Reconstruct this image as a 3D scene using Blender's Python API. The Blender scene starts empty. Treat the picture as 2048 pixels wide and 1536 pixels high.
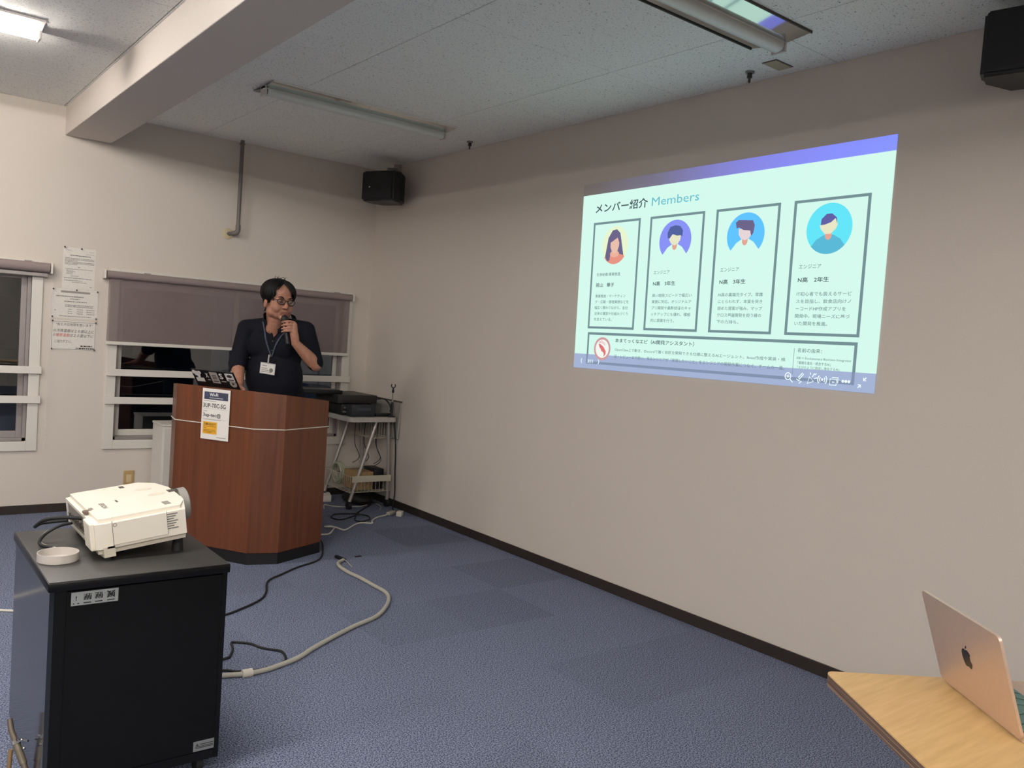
import bpy, bmesh, math, random
from mathutils import Vector, Matrix
from mathutils.bvhtree import BVHTree
random.seed(7)
sc = bpy.context.scene
col = sc.collection
# ------------------------------------------------------------------ camera
CAM = Vector((3.48861, 6.47456, 1.41652))
YAW, PITCH, ROLL, FPX = math.radians(231.754), math.radians(-2.952), math.radians(4.093), 1677.83
_f = Vector((math.cos(PITCH)*math.cos(YAW), math.cos(PITCH)*math.sin(YAW), math.sin(PITCH)))
_r = _f.cross(Vector((0, 0, 1))).normalized(); _u = _r.cross(_f)
_r, _u = _r*math.cos(ROLL)+_u*math.sin(ROLL), -_r*math.sin(ROLL)+_u*math.cos(ROLL)
cd = bpy.data.cameras.new('camera'); cd.sensor_width = 36; cd.lens = FPX*36/2048; cd.clip_start = .05
cam = bpy.data.objects.new('camera', cd); col.objects.link(cam)
cam.matrix_world = Matrix(((_r.x, _u.x, -_f.x, CAM.x), (_r.y, _u.y, -_f.y, CAM.y), (_r.z, _u.z, -_f.z, CAM.z), (0, 0, 0, 1)))
sc.camera = cam
# ------------------------------------------------------------------ world: night sky
w = bpy.data.worlds.new('night'); sc.world = w; w.use_nodes = True
w.node_tree.nodes['Background'].inputs[0].default_value = (.013, .018, .027, 1)
w.node_tree.nodes['Background'].inputs[1].default_value = .6
sc.view_settings.view_transform = 'Standard'; sc.view_settings.look = 'None'
sc.view_settings.gamma = 1; sc.view_settings.exposure = 0; sc.view_settings.use_curve_mapping = False
LAMP = 166.0         # radiance of the lit fluorescent bars
LAMP_FRONT = 98.0      # front tubes near the windows, set dimmer to balance the wall brightness
SLIDE = 1.1          # emission strength of the panels that stand in for the projected picture
H = 2.782            # ceiling height
sc.cycles.use_light_tree = False; sc.cycles.adaptive_threshold = .02; sc.cycles.max_bounces = 7; sc.cycles.diffuse_bounces = 5; sc.cycles.glossy_bounces = 3; sc.cycles.transmission_bounces = 4
sc.cycles.transparent_max_bounces = 6; sc.cycles.caustics_reflective = False; sc.cycles.caustics_refractive = False

# ------------------------------------------------------------------ materials
def s2l(c):
    return tuple(((v/255)/12.92 if v/255 <= .04045 else ((v/255+.055)/1.055)**2.4) for v in c)
MATS = {}
def mat(name, rgb=(200, 200, 200), rough=.5, metal=0, spec=.5, emit=None, es=1.0, alpha=1, coat=0):
    if name in MATS: return MATS[name]
    m = bpy.data.materials.new(name); m.use_nodes = True
    b = m.node_tree.nodes['Principled BSDF']
    b.inputs['Base Color'].default_value = (*s2l(rgb), 1)
    b.inputs['Roughness'].default_value = rough; b.inputs['Metallic'].default_value = metal
    b.inputs['Specular IOR Level'].default_value = spec; b.inputs['Alpha'].default_value = alpha
    b.inputs['Coat Weight'].default_value = coat
    if emit:
        b.inputs['Emission Color'].default_value = (*s2l(emit), 1); b.inputs['Emission Strength'].default_value = es
    MATS[name] = m
    return m
def noisy(m, scale=(40, 40, 40), a=(0, 0, 0), b=(255, 255, 255), lo=.35, hi=.65, bump=0, detail=4, coord='Position', dist=0, rough=None, bscale=None):
    nt = m.node_tree; N = nt.nodes; L = nt.links; P = N['Principled BSDF']
    if coord == 'Position':
        src = N.new('ShaderNodeNewGeometry').outputs['Position']
    else:
        src = N.new('ShaderNodeTexCoord').outputs[coord]
    mp = N.new('ShaderNodeMapping'); mp.inputs['Scale'].default_value = scale
    nz = N.new('ShaderNodeTexNoise'); nz.inputs['Scale'].default_value = 1; nz.inputs['Detail'].default_value = detail
    nz.inputs['Distortion'].default_value = dist
    cr = N.new('ShaderNodeValToRGB')
    cr.color_ramp.elements[0].position = lo; cr.color_ramp.elements[1].position = hi
    cr.color_ramp.elements[0].color = (*s2l(a), 1); cr.color_ramp.elements[1].color = (*s2l(b), 1)
    L.new(src, mp.inputs['Vector']); L.new(mp.outputs[0], nz.inputs['Vector']); L.new(nz.outputs['Fac'], cr.inputs['Fac'])
    L.new(cr.outputs['Color'], P.inputs['Base Color'])
    if bump:
        bp = N.new('ShaderNodeBump'); bp.inputs['Strength'].default_value = bump; bp.inputs['Distance'].default_value = bscale or .002
        L.new(nz.outputs['Fac'], bp.inputs['Height']); L.new(bp.outputs[0], P.inputs['Normal'])
    return m
M_wall = noisy(mat('wall_vinyl', rough=.75, spec=.25), (260, 260, 260), (202, 193, 183), (208, 199, 189), bump=.12)
M_wallpaint = noisy(mat('beam_paint', rough=.7, spec=.25), (200, 200, 200), (208, 199, 190), (214, 205, 196), bump=.1)
M_base = noisy(mat('baseboard_vinyl', rough=.45), (30, 30, 30), (42, 34, 30), (48, 40, 35))
M_white = mat('white_paint', (214, 208, 200), .4)
M_whitealu = mat('white_aluminium', (210, 205, 196), .35)
M_greyalu = mat('grey_aluminium', (150, 142, 140), .4, .2)
M_black = mat('black_plastic', (16, 17, 20), .45)
M_blacksoft = mat('black_rubber', (14, 14, 15), .7)
M_steel = mat('grey_steel', (150, 146, 142), .35, .6)
M_chrome = mat('chrome', (215, 215, 215), .12, 1)
M_paper = noisy(mat('paper', rough=.8), (60, 60, 60), (212, 206, 198), (218, 212, 204))
M_ink = mat('ink', (38, 38, 42), .8)
M_greyink = mat('grey_ink', (120, 116, 112), .8)
M_redink = mat('red_ink', (190, 40, 42), .8)
M_wire = mat('white_wire', (206, 200, 186), .4)
M_greywire = mat('grey_cable_sheath', (168, 164, 152), .55)
M_cream = noisy(mat('cream_plastic', rough=.38, coat=.15), (8, 8, 8), (224, 217, 202), (228, 221, 207))
M_seam = mat('dark_seam', (70, 62, 56), .6)  # dark brown for seams, edges, ports and sockets
# carpet: loop pile, tile tone from the object's own colour
M_carpet = mat('carpet_pile', rough=.95, spec=.1)
noisy(M_carpet, (190, 190, 190), (46, 54, 77), (146, 153, 175), .38, .64, bump=.5, detail=6, bscale=.004)
def _carpet():
    nt = M_carpet.node_tree; N = nt.nodes; L = nt.links; P = N['Principled BSDF']
    oi = N.new('ShaderNodeObjectInfo'); mx = N.new('ShaderNodeMix'); mx.data_type = 'RGBA'; mx.blend_type = 'MULTIPLY'
    mx.inputs['Factor'].default_value = 1
    ramp = [n for n in N if n.type == 'VALTORGB'][0]
    L.new(ramp.outputs[0], mx.inputs[6]); L.new(oi.outputs['Color'], mx.inputs[7]); L.new(mx.outputs[2], P.inputs['Base Color'])
_carpet()
# acoustic ceiling board: pale with short dark fissures
M_ceil = mat('acoustic_board', rough=.9, spec=.15)
noisy(M_ceil, (105, 175, 105), (118, 118, 114), (240, 240, 235), .315, .385, bump=.35, detail=3, dist=.9, bscale=.003)
# red-brown veneer with vertical grain
M_wood = noisy(mat('lectern_veneer', rough=.42, coat=.1), (26, 26, .9), (86, 45, 23), (114, 63, 34), .28, .76, detail=6, dist=.6)
M_woodin = noisy(mat('lectern_inner', rough=.6), (40, 3, 40), (80, 44, 26), (104, 60, 36))
M_desk = noisy(mat('desk_laminate', rough=.4), (6, 60, 60), (196, 158, 104), (212, 174, 120), detail=5)
M_ply = noisy(mat('ply_edge', rough=.6), (1.5, 1.5, 420), (84, 64, 54), (134, 110, 92), .4, .6, detail=2)
M_cab = mat('black_laminate', (13, 13, 15), .3, spec=.25)
M_cabside = mat('gloss_black_side', (30, 33, 40), .11, spec=.7)
M_cabtop = noisy(mat('cabinet_top_laminate', rough=.42), (150, 150, 150), (50, 49, 47), (57, 55, 53))
M_blind = mat('blind_fabric', rough=.85)
noisy(M_blind, (400, 400, 60), (140, 124, 122), (150, 134, 132))
def _blind():
    nt = M_blind.node_tree; N = nt.nodes; L = nt.links
    tr = N.new('ShaderNodeBsdfTransparent'); mx = N.new('ShaderNodeMixShader'); mx.inputs[0].default_value = .5
    L.new(N['Principled BSDF'].outputs[0], mx.inputs[1]); L.new(tr.outputs[0], mx.inputs[2])
    L.new(mx.outputs[0], N['Material Output'].inputs[0])
_blind()
M_blindtube = mat('blind_roll', (138, 124, 122), .8)
def glass(name, tint=(.9, .93, .95)):
    m = bpy.data.materials.new(name); m.use_nodes = True; N = m.node_tree.nodes; L = m.node_tree.links
    N.remove(N['Principled BSDF'])
    tr = N.new('ShaderNodeBsdfTransparent'); tr.inputs[0].default_value = (*tint, 1)
    gl = N.new('ShaderNodeBsdfGlossy'); gl.inputs['Roughness'].default_value = .015
    fr = N.new('ShaderNodeFresnel'); fr.inputs[0].default_value = 1.95
    mx = N.new('ShaderNodeMixShader'); L.new(fr.outputs[0], mx.inputs[0]); L.new(tr.outputs[0], mx.inputs[1]); L.new(gl.outputs[0], mx.inputs[2])
    L.new(mx.outputs[0], N['Material Output'].inputs[0]); return m
M_glass = glass('window_glass'); M_lens = glass('clear_lens', (.97, .97, .97))
M_tube = mat('lit_bar', (255, 255, 255), .5, emit=(255, 250, 244), es=LAMP)
M_tubefront = mat('lit_bar_front', (255, 255, 255), .5, emit=(255, 248, 240), es=LAMP_FRONT)
M_tubeoff = mat('unlit_bar', (214, 216, 210), .35)
M_mirror = mat('reflector_plate', (206, 210, 206), .06, 1)
def slidemat(name, rgb, k=1.0, base=(18, 20, 20)):
    m = mat('slide_'+name, base, .9, spec=0, emit=rgb, es=SLIDE*k)
    if name != 'page': m.cycles.emission_sampling = 'NONE'
    return m

# ------------------------------------------------------------------ helpers
def tag(o, label=None, cat=None, group=None, kind=None):
    if label: o['label'] = label
    if cat: o['category'] = cat
    if group: o['group'] = group
    if kind: o['kind'] = kind
    return o
def thing(name, label, cat, loc=(0, 0, 0), rz=0, group=None, rot=None):
    o = bpy.data.objects.new(name, None); col.objects.link(o); o.empty_display_size = .05
    o.location = loc; o.rotation_euler = rot or (0, 0, rz)
    return tag(o, label, cat, group)
class MB:
    def __init__(s): s.bm = bmesh.new()
    def box(s, x0, x1, y0, y1, z0, z1, bev=0, seg=2, mtx=None):
        r = bmesh.ops.create_cube(s.bm, size=1)
        vs = r['verts']
        bmesh.ops.transform(s.bm, matrix=Matrix.Translation(((x0+x1)/2, (y0+y1)/2, (z0+z1)/2)) @ Matrix.Diagonal((abs(x1-x0), abs(y1-y0), abs(z1-z0), 1)), verts=vs)
        if bev:
            es = list({e for v in vs for e in v.link_edges})
            rb = bmesh.ops.bevel(s.bm, geom=es, offset=bev, segments=seg, affect='EDGES', profile=.5)
            vs = list({v for f in rb['faces'] for v in f.verts} | {v for v in vs if v.is_valid})
        if mtx: bmesh.ops.transform(s.bm, matrix=mtx, verts=[v for v in vs if v.is_valid])
        return s
    def cyl(s, p, q, r0, r1=None, n=16, cap=True):
        p, q = Vector(p), Vector(q); d = q-p
        if d.length < 1e-6: return s
        rm = d.to_track_quat('Z', 'Y').to_matrix().to_4x4()
        bmesh.ops.create_cone(s.bm, cap_ends=cap, segments=n, radius1=r0, radius2=r0 if r1 is None else r1, depth=d.length,
                              matrix=Matrix.Translation((p+q)/2) @ rm)
        return s
    def tube(s, pts, r, n=8, closed=False):
        pts = [Vector(p) for p in pts]; rings = []; N = len(pts); up = None
        rr = r if isinstance(r, (list, tuple)) else [r]*N
        for i, p in enumerate(pts):
            a = pts[i-1] if (i > 0 or closed) else p
            b = pts[(i+1) % N] if (i < N-1 or closed) else p
            t = (b-a).normalized()
            if up is None: up = Vector((0, 0, 1)) if abs(t.z) < .9 else Vector((1, 0, 0))
            x = t.cross(up)
            if x.length < 1e-4: x = t.orthogonal()
            x.normalize(); up = x.cross(t).normalized()
            rings.append([s.bm.verts.new(p+(x*math.cos(k*2*math.pi/n)+up*math.sin(k*2*math.pi/n))*rr[i]) for k in range(n)])
        for i in range(N if closed else N-1):
            A, B = rings[i], rings[(i+1) % N]
            for k in range(n): s.bm.faces.new((A[k], A[(k+1) % n], B[(k+1) % n], B[k]))
        if not closed:
            s.bm.faces.new(rings[0][::-1]); s.bm.faces.new(rings[-1])
        return s
    def lathe(s, prof, n=24, mtx=None):
        rings = []
        for r, z in prof:
            rings.append([s.bm.verts.new((r*math.cos(k*2*math.pi/n), r*math.sin(k*2*math.pi/n), z)) for k in range(n)])
        for A, B in zip(rings, rings[1:]):
            for k in range(n): s.bm.faces.new((A[k], A[(k+1) % n], B[(k+1) % n], B[k]))
        s.bm.faces.new(rings[0][::-1]); s.bm.faces.new(rings[-1])
        if mtx: bmesh.ops.transform(s.bm, matrix=mtx, verts=[v for R in rings for v in R])
        return s
    def prism(s, poly, z0, z1):
        # poly: (x,y); z0/z1 numbers or functions of (x,y)
        g = lambda z, p: z(*p) if callable(z) else z
        a = [s.bm.verts.new((*p, g(z0, p))) for p in poly]; b = [s.bm.verts.new((*p, g(z1, p))) for p in poly]
        n = len(poly)
        s.bm.faces.new(a[::-1]); s.bm.faces.new(b)
        for k in range(n): s.bm.faces.new((a[k], a[(k+1) % n], b[(k+1) % n], b[k]))
        return s
    def face(s, pts):
        s.bm.faces.new([s.bm.verts.new(p) for p in pts]); return s
    def ico(s, c, r, sub=2, mtx=None):
        r = (r, r, r) if not isinstance(r, (tuple, list)) else r
        bmesh.ops.create_icosphere(s.bm, subdivisions=sub, radius=1, matrix=Matrix.Translation(c) @ (mtx or Matrix()) @ Matrix.Diagonal((*r, 1)))
        return s
    def capsule(s, p, q, r0, r1, sub=2):
        b2 = bmesh.new()
        for c, r in ((p, r0), (q, r1)):
            b3 = bmesh.ops.create_icosphere(b2, subdivisions=sub, radius=r, matrix=Matrix.Translation(c))
        pts = [v.co.copy() for v in b2.verts]; b2.clear()
        vs = [b2.verts.new(c) for c in pts]
        bmesh.ops.convex_hull(b2, input=vs)
        loose = [v for v in b2.verts if not v.link_faces]
        if loose: bmesh.ops.delete(b2, geom=loose, context='VERTS')
        me = bpy.data.meshes.new('tmp'); b2.to_mesh(me); b2.free(); s.bm.from_mesh(me); bpy.data.meshes.remove(me)
        return s
    def xf(s, m): bmesh.ops.transform(s.bm, matrix=m, verts=s.bm.verts); return s
    def mesh(s, name, smooth=None):
        bmesh.ops.recalc_face_normals(s.bm, faces=s.bm.faces)
        me = bpy.data.meshes.new(name); s.bm.to_mesh(me); s.bm.free()
        if smooth is not None:
            for p in me.polygons: p.use_smooth = True
            me.set_sharp_from_angle(angle=math.radians(smooth))
        return me
    def build(s, name, m, parent=None, smooth=None, kind=None, label=None):
        o = bpy.data.objects.new(name, s.mesh(name, smooth)); col.objects.link(o)
        if m: o.data.materials.append(m)
        if parent: o.parent = parent
        if kind: o['kind'] = kind
        if label: o['label'] = label
        return o
def copy_tree(o, parent=None):
    c = o.copy(); col.objects.link(c); c.parent = parent
    for ch in list(o.children): copy_tree(ch, c)
    return c
def smooth_path(pts, n=6, closed=False):
    P = [Vector(p) for p in pts]; out = []; N = len(P)
    for i in range(N if closed else N-1):
        g = (lambda k: P[k % N]) if closed else (lambda k: P[min(max(k, 0), N-1)])
        p0, p1, p2, p3 = g(i-1), g(i), g(i+1), g(i+2)
        for k in range(n):
            t = k/n
            out.append(.5*((2*p1)+(p2-p0)*t+(2*p0-5*p1+4*p2-p3)*t*t+(3*p1-p0-3*p2+p3)*t**3))
    if not closed: out.append(P[-1])
    return out
def remesh(name, mb, voxel, m, parent=None, sm=4, fac=.5):
    me = mb.mesh('tmp'); o = bpy.data.objects.new('tmp', me); col.objects.link(o)
    r = o.modifiers.new('r', 'REMESH'); r.mode = 'VOXEL'; r.voxel_size = voxel; r.use_smooth_shade = True
    if sm:
        s = o.modifiers.new('s', 'SMOOTH'); s.iterations = sm; s.factor = fac
    bpy.context.view_layer.update()
    new = bpy.data.meshes.new_from_object(o.evaluated_get(bpy.context.evaluated_depsgraph_get())); new.name = name
    bpy.data.objects.remove(o); bpy.data.meshes.remove(me)
    new.materials.clear(); new.materials.append(m)
    for p in new.polygons: p.use_smooth = True
    ob = bpy.data.objects.new(name, new); col.objects.link(ob)
    if parent: ob.parent = parent
    return ob
TEXTS = []
def text(s, fit, m, parent, name='text_line', bold=0, mode='fit', align='L'):
    """fit: function (u,v in 0..1 of the glyph box) -> local point"""
    TEXTS.append((s, fit, m, parent, name, bold))
def flush_texts():
    obs = []
    for s, fit, m, parent, name, bold in TEXTS:
        c = bpy.data.curves.new('t', 'FONT'); c.body = s; c.resolution_u = 2; c.offset = bold; c.fill_mode = 'FRONT'
        o = bpy.data.objects.new('t', c); col.objects.link(o); obs.append(o)
    bpy.context.view_layer.update(); dg = bpy.context.evaluated_depsgraph_get()
    mes = [bpy.data.meshes.new_from_object(o.evaluated_get(dg)) for o in obs]
    for (s, fit, m, parent, name, bold), me, o in zip(TEXTS, mes, obs):
        xs = [v.co.x for v in me.vertices]; ys = [v.co.y for v in me.vertices]
        x0, x1, y0, y1 = min(xs), max(xs), min(ys), max(ys)
        for v in me.vertices: v.co = Vector(fit((v.co.x-x0)/(x1-x0+1e-9), (v.co.y-y0)/(y1-y0+1e-9)))
        me.materials.clear(); me.materials.append(m); me.name = name
        t = bpy.data.objects.new(name, me); col.objects.link(t); t.parent = parent
        c = o.data; bpy.data.objects.remove(o); bpy.data.curves.remove(c)

# ================================================================== THE ROOM
RX, RY = 8.2, 10.4
fl = MB().box(-.15, RX+.15, -.15, RY+.15, -.12, -.006).build('floor', mat('floor_slab', (60, 66, 86), .9), kind='structure')
tile_me = MB().box(-.24992, .24992, -.24992, .24992, -.006, 0, bev=.0005, seg=1).mesh('carpet_tile')
tile_me.materials.append(M_carpet)
dark = {(0, 2): .84, (0, 4): .86, (1, 5): .88, (2, 5): .92, (3, 3): .93, (1, 7): .93, (3, 8): .92, (4, 5): .9, (2, 2): .93, (0, 7): .94}
for i in range(-1, 9):
    for j in range(-1, 11):
        o = bpy.data.objects.new('carpet_tile', tile_me); col.objects.link(o); o.parent = fl
        x0, x1 = max(0, .06+.5*i), .56+.5*i; y0, y1 = max(0, .27+.5*j), .77+.5*j
        if x1-x0 < .02 or y1-y0 < .02: bpy.data.objects.remove(o); continue
        o.location = ((x0+x1)/2, (y0+y1)/2, 0); o.scale = ((x1-x0)/.5, (y1-y0)/.5, 1)
        v = dark.get((i, j), random.choice((1, 1, .98, .97, 1.02)))
        o.color = (v, v, v*.99+.01, 1)
ce = MB().box(-.15, RX+.15, -.15, RY+.15, H+.012, H+.12).build('ceiling', mat('ceiling_deck', (120, 118, 114), .9), kind='structure')
pan_me = MB().box(-.4605, .4605, -.444, .444, 0, .012, bev=.0015, seg=1).mesh('ceiling_panel')
pan_me.materials.append(M_ceil)
PX, PY = .925, .892
for i in range(-1, 9):
    for j in range(-1, 12):
        x0, x1 = max(0, .555+PX*(i-1)), min(RX, .555+PX*i); y0, y1 = max(0, .70+PY*(j-1)), min(RY, .70+PY*j)
        if x1-x0 < .02 or y1-y0 < .02: continue
        o = bpy.data.objects.new('ceiling_panel', pan_me); col.objects.link(o); o.parent = ce
        o.location = ((x0+x1)/2, (y0+y1)/2, H); o.scale = ((x1-x0)/PX, (y1-y0)/PY, 1)
MB().box(-.15, 0, -.15, RY+.15, -.006, H+.012).build('wall_right', M_wall, kind='structure')
MB().box(RX, RX+.15, 0, RY+.15, -.006, H+.012).build('wall_far', M_wall, kind='structure')
MB().box(0, RX, RY, RY+.15, -.006, H+.012).build('wall_back', M_wall, kind='structure')
# window wall with openings
WIN = [(.237, 2.006, .50, 1.66), (2.553, 4.32, .50, 1.66), (4.9, 6.6, .50, 1.66)]
mb = MB(); xs = 0
for a, b, z0, z1 in WIN:
    mb.box(xs, a, -.15, 0, -.006, H+.012); mb.box(a, b, -.15, 0, -.006, z0); mb.box(a, b, -.15, 0, z1, H+.012); xs = b
mb.box(xs, RX+.15, -.15, 0, -.006, H+.012)
mb.build('wall_left', M_wall, kind='structure')
MB().box(0, .008, 0, RY, 0, .06, bev=.002).build('baseboard_right', M_base, kind='structure')
MB().box(.008, RX, 0, .008, 0, .06, bev=.002).build('baseboard_left', M_base, kind='structure')
MB().box(2.105, 2.392, 0, RY, 2.59, H+.005, bev=.004).build('ceiling_beam', M_wallpaint, kind='structure')
# windows
def window(n, a, b, z0, z1):
    t = bpy.data.objects.new('window_%d' % n, None); col.objects.link(t); t.location = (0, 0, 0); t['kind'] = 'structure'
    t['label'] = ['', 'sliding window behind the speaking man, half covered by a blind', 'sliding window at the left edge with its blind rolled up', 'window further along the window wall'][n]
    fw = .066
    m = MB(); m.box(a-fw, a, -.02, .016, z0-fw, z1+fw, .003); m.box(b, b+fw, -.02, .016, z0-fw, z1+fw, .003)
    m.box(a, b, -.02, .016, z0-fw, z0, .003); m.box(a, b, -.02, .016, z1, z1+fw, .003)
    m.build('frame', M_whitealu, t)
    # inner rails of the frame in the reveal
    m = MB(); d = .02
    m.box(a, a+d, -.11, -.02, z0, z1); m.box(b-d, b, -.11, -.02, z0, z1); m.box(a, b, -.11, -.02, z0, z0+d); m.box(a, b, -.11, -.02, z1-d, z1)
    m.build('track', M_greyalu, t)
    mid = (a+b)/2
    for k, (p, q, yy) in enumerate(((a+d, mid+.03, -.06), (mid-.03, b-d, -.09))):
        s = MB(); sw = .034
        s.box(p, p+sw, yy-.012, yy+.012, z0+d, z1-d, .002); s.box(q-sw, q, yy-.012, yy+.012, z0+d, z1-d, .002)
        s.box(p+sw, q-sw, yy-.012, yy+.012, z0+d, z0+d+.045, .002); s.box(p+sw, q-sw, yy-.012, yy+.012, z1-d-.04, z1-d, .002)
        so = s.build('sash', M_whitealu if n == 1 else M_greyalu, t)
        MB().box(p+sw, q-sw, yy-.003, yy+.003, z0+d+.045, z1-d-.04).build('pane', M_glass, so)
    for z in (1.013, .812):
        g = MB().box(a-.075, b+.065, .016, .036, z-.05, z, .003).build('guard_bar', M_white, t)
    return t
for n, W_ in enumerate(WIN): window(n+1, *W_)
# night outside
MB().box(-6, 14, -30, -.6, -4.2, -4.0).build('outside_ground', mat('night_asphalt', (44, 46, 44), .9), kind='structure')
nb = thing('neighbour_building', 'dark building across the street seen through the window at night', 'building', (0, -16, -4))
MB().box(-4, 13, -5, 0, 0, 7.2).build('wall', mat('night_wall', (66, 74, 90), .9), nb)
MB().box(-4.2, 13.2, -5.2, .25, 7.2, 7.5).build('roof_edge', mat('night_roof', (40, 46, 60), .9), nb)
for k in range(9):
    lit = k == 7
    wn = MB().box(-3+k*1.75, -2+k*1.75, .001, .04, 4.4, 5.6).build('window', mat('lit_room', (90, 50, 30), .8, emit=(235, 140, 90), es=.35) if lit else mat('dark_room', (16, 20, 28), .2), nb)

# ================================================================== LIGHT FIXTURES
def fixture(x0, y0, lit, label, group=None, edge=M_white):
    t = thing('ceiling_light', label, 'ceiling light', (x0+.625, y0, H), group=group)
    l = .625
    for sg in (1, -1):
        MB().prism([(-l, sg*.03), (l, sg*.03), (l, sg*.15), (-l, sg*.15)][::sg], lambda x, y: -.021+.135*(abs(y)-.03), lambda x, y: -.018+.135*(abs(y)-.03)).build('reflector_wing', M_mirror if not lit else M_white, t)
        MB().box(-l, l, sg*.15-.003, sg*.15+.003, -.010, 0).build('wing_edge', edge, t)
    m = MB(); m.box(-l, l, -.034, .034, -.026, -.001, .006)
    m.build('housing', M_white, t, smooth=40)
    m = MB()
    pr = [(-.032, 0), (-.034, -.014), (-.025, -.03), (0, -.037), (.025, -.03), (.034, -.014), (.032, 0)]
    a = [m.bm.verts.new((-l+.02, y, -.024+z)) for y, z in pr]; b = [m.bm.verts.new((l-.02, y, -.024+z)) for y, z in pr]
    for k in range(len(pr)-1): m.bm.faces.new((a[k], a[k+1], b[k+1], b[k]))
    m.bm.faces.new(a); m.bm.faces.new(b); m.bm.faces.new((a[0], b[0], b[-1], a[-1]))
    m.build('light_bar', (M_tubefront if y0 < 2 else M_tube) if lit else M_tubeoff, t, smooth=50)
    for s in (-1, 1): MB().box(s*l-.012 if s > 0 else -l, s*l if s > 0 else -l+.012, -.036, .036, -.062, -.002, .003).build('end_cap', M_white, t)
    return t
fixture(.42, 1.66, False, 'unlit fluorescent ceiling light above the speaker in the corner')
fixture(.40, 4.24, False, 'unlit ceiling light above the slide, its reflector mirroring the slide', edge=M_seam)
fixture(2.80, 1.66, True, 'lit fluorescent ceiling light at the left beyond the beam')
for (x, y) in ((2.8, 4.24), (2.8, 6.9), (2.8, 9.4), (5.3, 1.6), (5.3, 4.24), (5.3, 6.9), (5.3, 9.4)):
    fixture(x, y, True, 'lit fluorescent ceiling light further back in the room, outside the picture', 'lit lights further back')
for i, (x, y, lb) in enumerate(((.135, 1.552, 'small dark metal ceiling hook near the corner speaker'), (.145, 3.897, 'small dark metal ceiling hook beside the beige plate'))):
    t = thing('ceiling_hook', lb, 'hook', (x, y, H))
    MB().lathe([(.022, 0), (.022, -.008), (.012, -.010)], 14).build('base', M_steel, t, 40)
    MB().lathe([(.011, -.008), (.013, -.03), (.006, -.034), (.006, -.05), (.002, -.055)], 12).build('stem', mat('dark_metal', (66, 60, 54), .4, .5), t, 40)
t = thing('ceiling_plate', 'small beige rectangular cover plate on the ceiling above the slide', 'cover plate', (.145, 4.05, H))
MB().box(-.062, .062, -.036, .036, -.006, 0, .002).build('cover', mat('beige_plate', (176, 164, 138), .5), t)
MB().box(-.066, .066, -.04, .04, -.0025, 0).build('rim', M_seam, t)

# ================================================================== WINDOW WALL THINGS
def blind(x0, x1, ztop, zbot, label, rolled):
    t = thing('roller_blind', label, 'blind', ((x0+x1)/2, 0, ztop)); h = (x1-x0)/2
    R = .027 if not rolled else .033
    MB().cyl((-h+.012, .045, -R), (h-.012, .045, -R), R, n=20).build('roller_tube', M_blindtube, t, 40)
    for s in (-1, 1):
        b = MB(); b.box(s*h-.006, s*h+.006, 0, .078, -2*R-.004, .004, .003); b.build('bracket', M_white, t)
    for s in (-.86, .7): MB().box(s*h-.02, s*h+.02, .0, .04, .0, .008).build('clip', M_greyalu, t)
    if not rolled:
        MB().box(-h+.02, h-.03, .0185, .0195, zbot-ztop+.02, -R).xf(Matrix.Translation((0, .0215, 0))).build('fabric', M_blind, t)
        MB().box(-h+.012, h-.022, .033, .047, zbot-ztop, zbot-ztop+.024, .004).build('bottom_rail', M_whitealu, t)
    else:
        MB().box(-h+.02, h-.02, .04, .052, -2*R-.028, -2*R-.004, .003).build('bottom_rail', M_greyalu, t)
    cx = -h-.004
    L = 1.25
    m = MB()
    for k in range(84):
        for off in (0, .014): m.ico((cx-.002, .055+off, -.02-k*.0149), .0028, 1)
    m.build('pull_chain', M_white, t, kind='stuff')
    return t
blind(.192, 2.115, 1.706, 1.186, 'mauve roller blind pulled halfway down behind the speaking man', False)
blind(2.447, 4.40, 1.714, 1.5, 'mauve roller blind rolled up at the top of the left window', True)
# grey pipe
t = thing('wall_pipe', 'grey pipe dropping from the ceiling and turning into the wall', 'pipe', (1.205, .075, 2.085))
M_pipe = mat('grey_pipe', (106, 100, 96), .5)
MB().tube([(0, 0, H-2.085+.002), (0, 0, .03)], .0145, 14).build('vertical_pipe', M_pipe, t, 50)
MB().tube(smooth_path([(0, 0, .06), (0, 0, .02), (.012, -.004, 0), (.03, -.02, -.006)], 5), .019, 14).build('elbow', M_pipe, t, 50)
MB().tube([(.022, -.014, -.004), (.052, -.075, -.008)], .0135, 14).build('wall_stub', M_pipe, t, 50)
MB().lathe([(.042, 0), (.042, .006), (.03, .012), (.02, .012)], 24, Matrix.Translation((.052, -.075, -.008)) @ Matrix.Rotation(-math.pi/2, 4, 'X')).build('flange', mat('cream_flange', (196, 182, 150), .5), t, 40)
MB().lathe([(.02, -.022), (.02, -.03)], 16, Matrix.Translation((0, 0, H-2.085))).build('ceiling_collar', M_pipe, t, 40)
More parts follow.
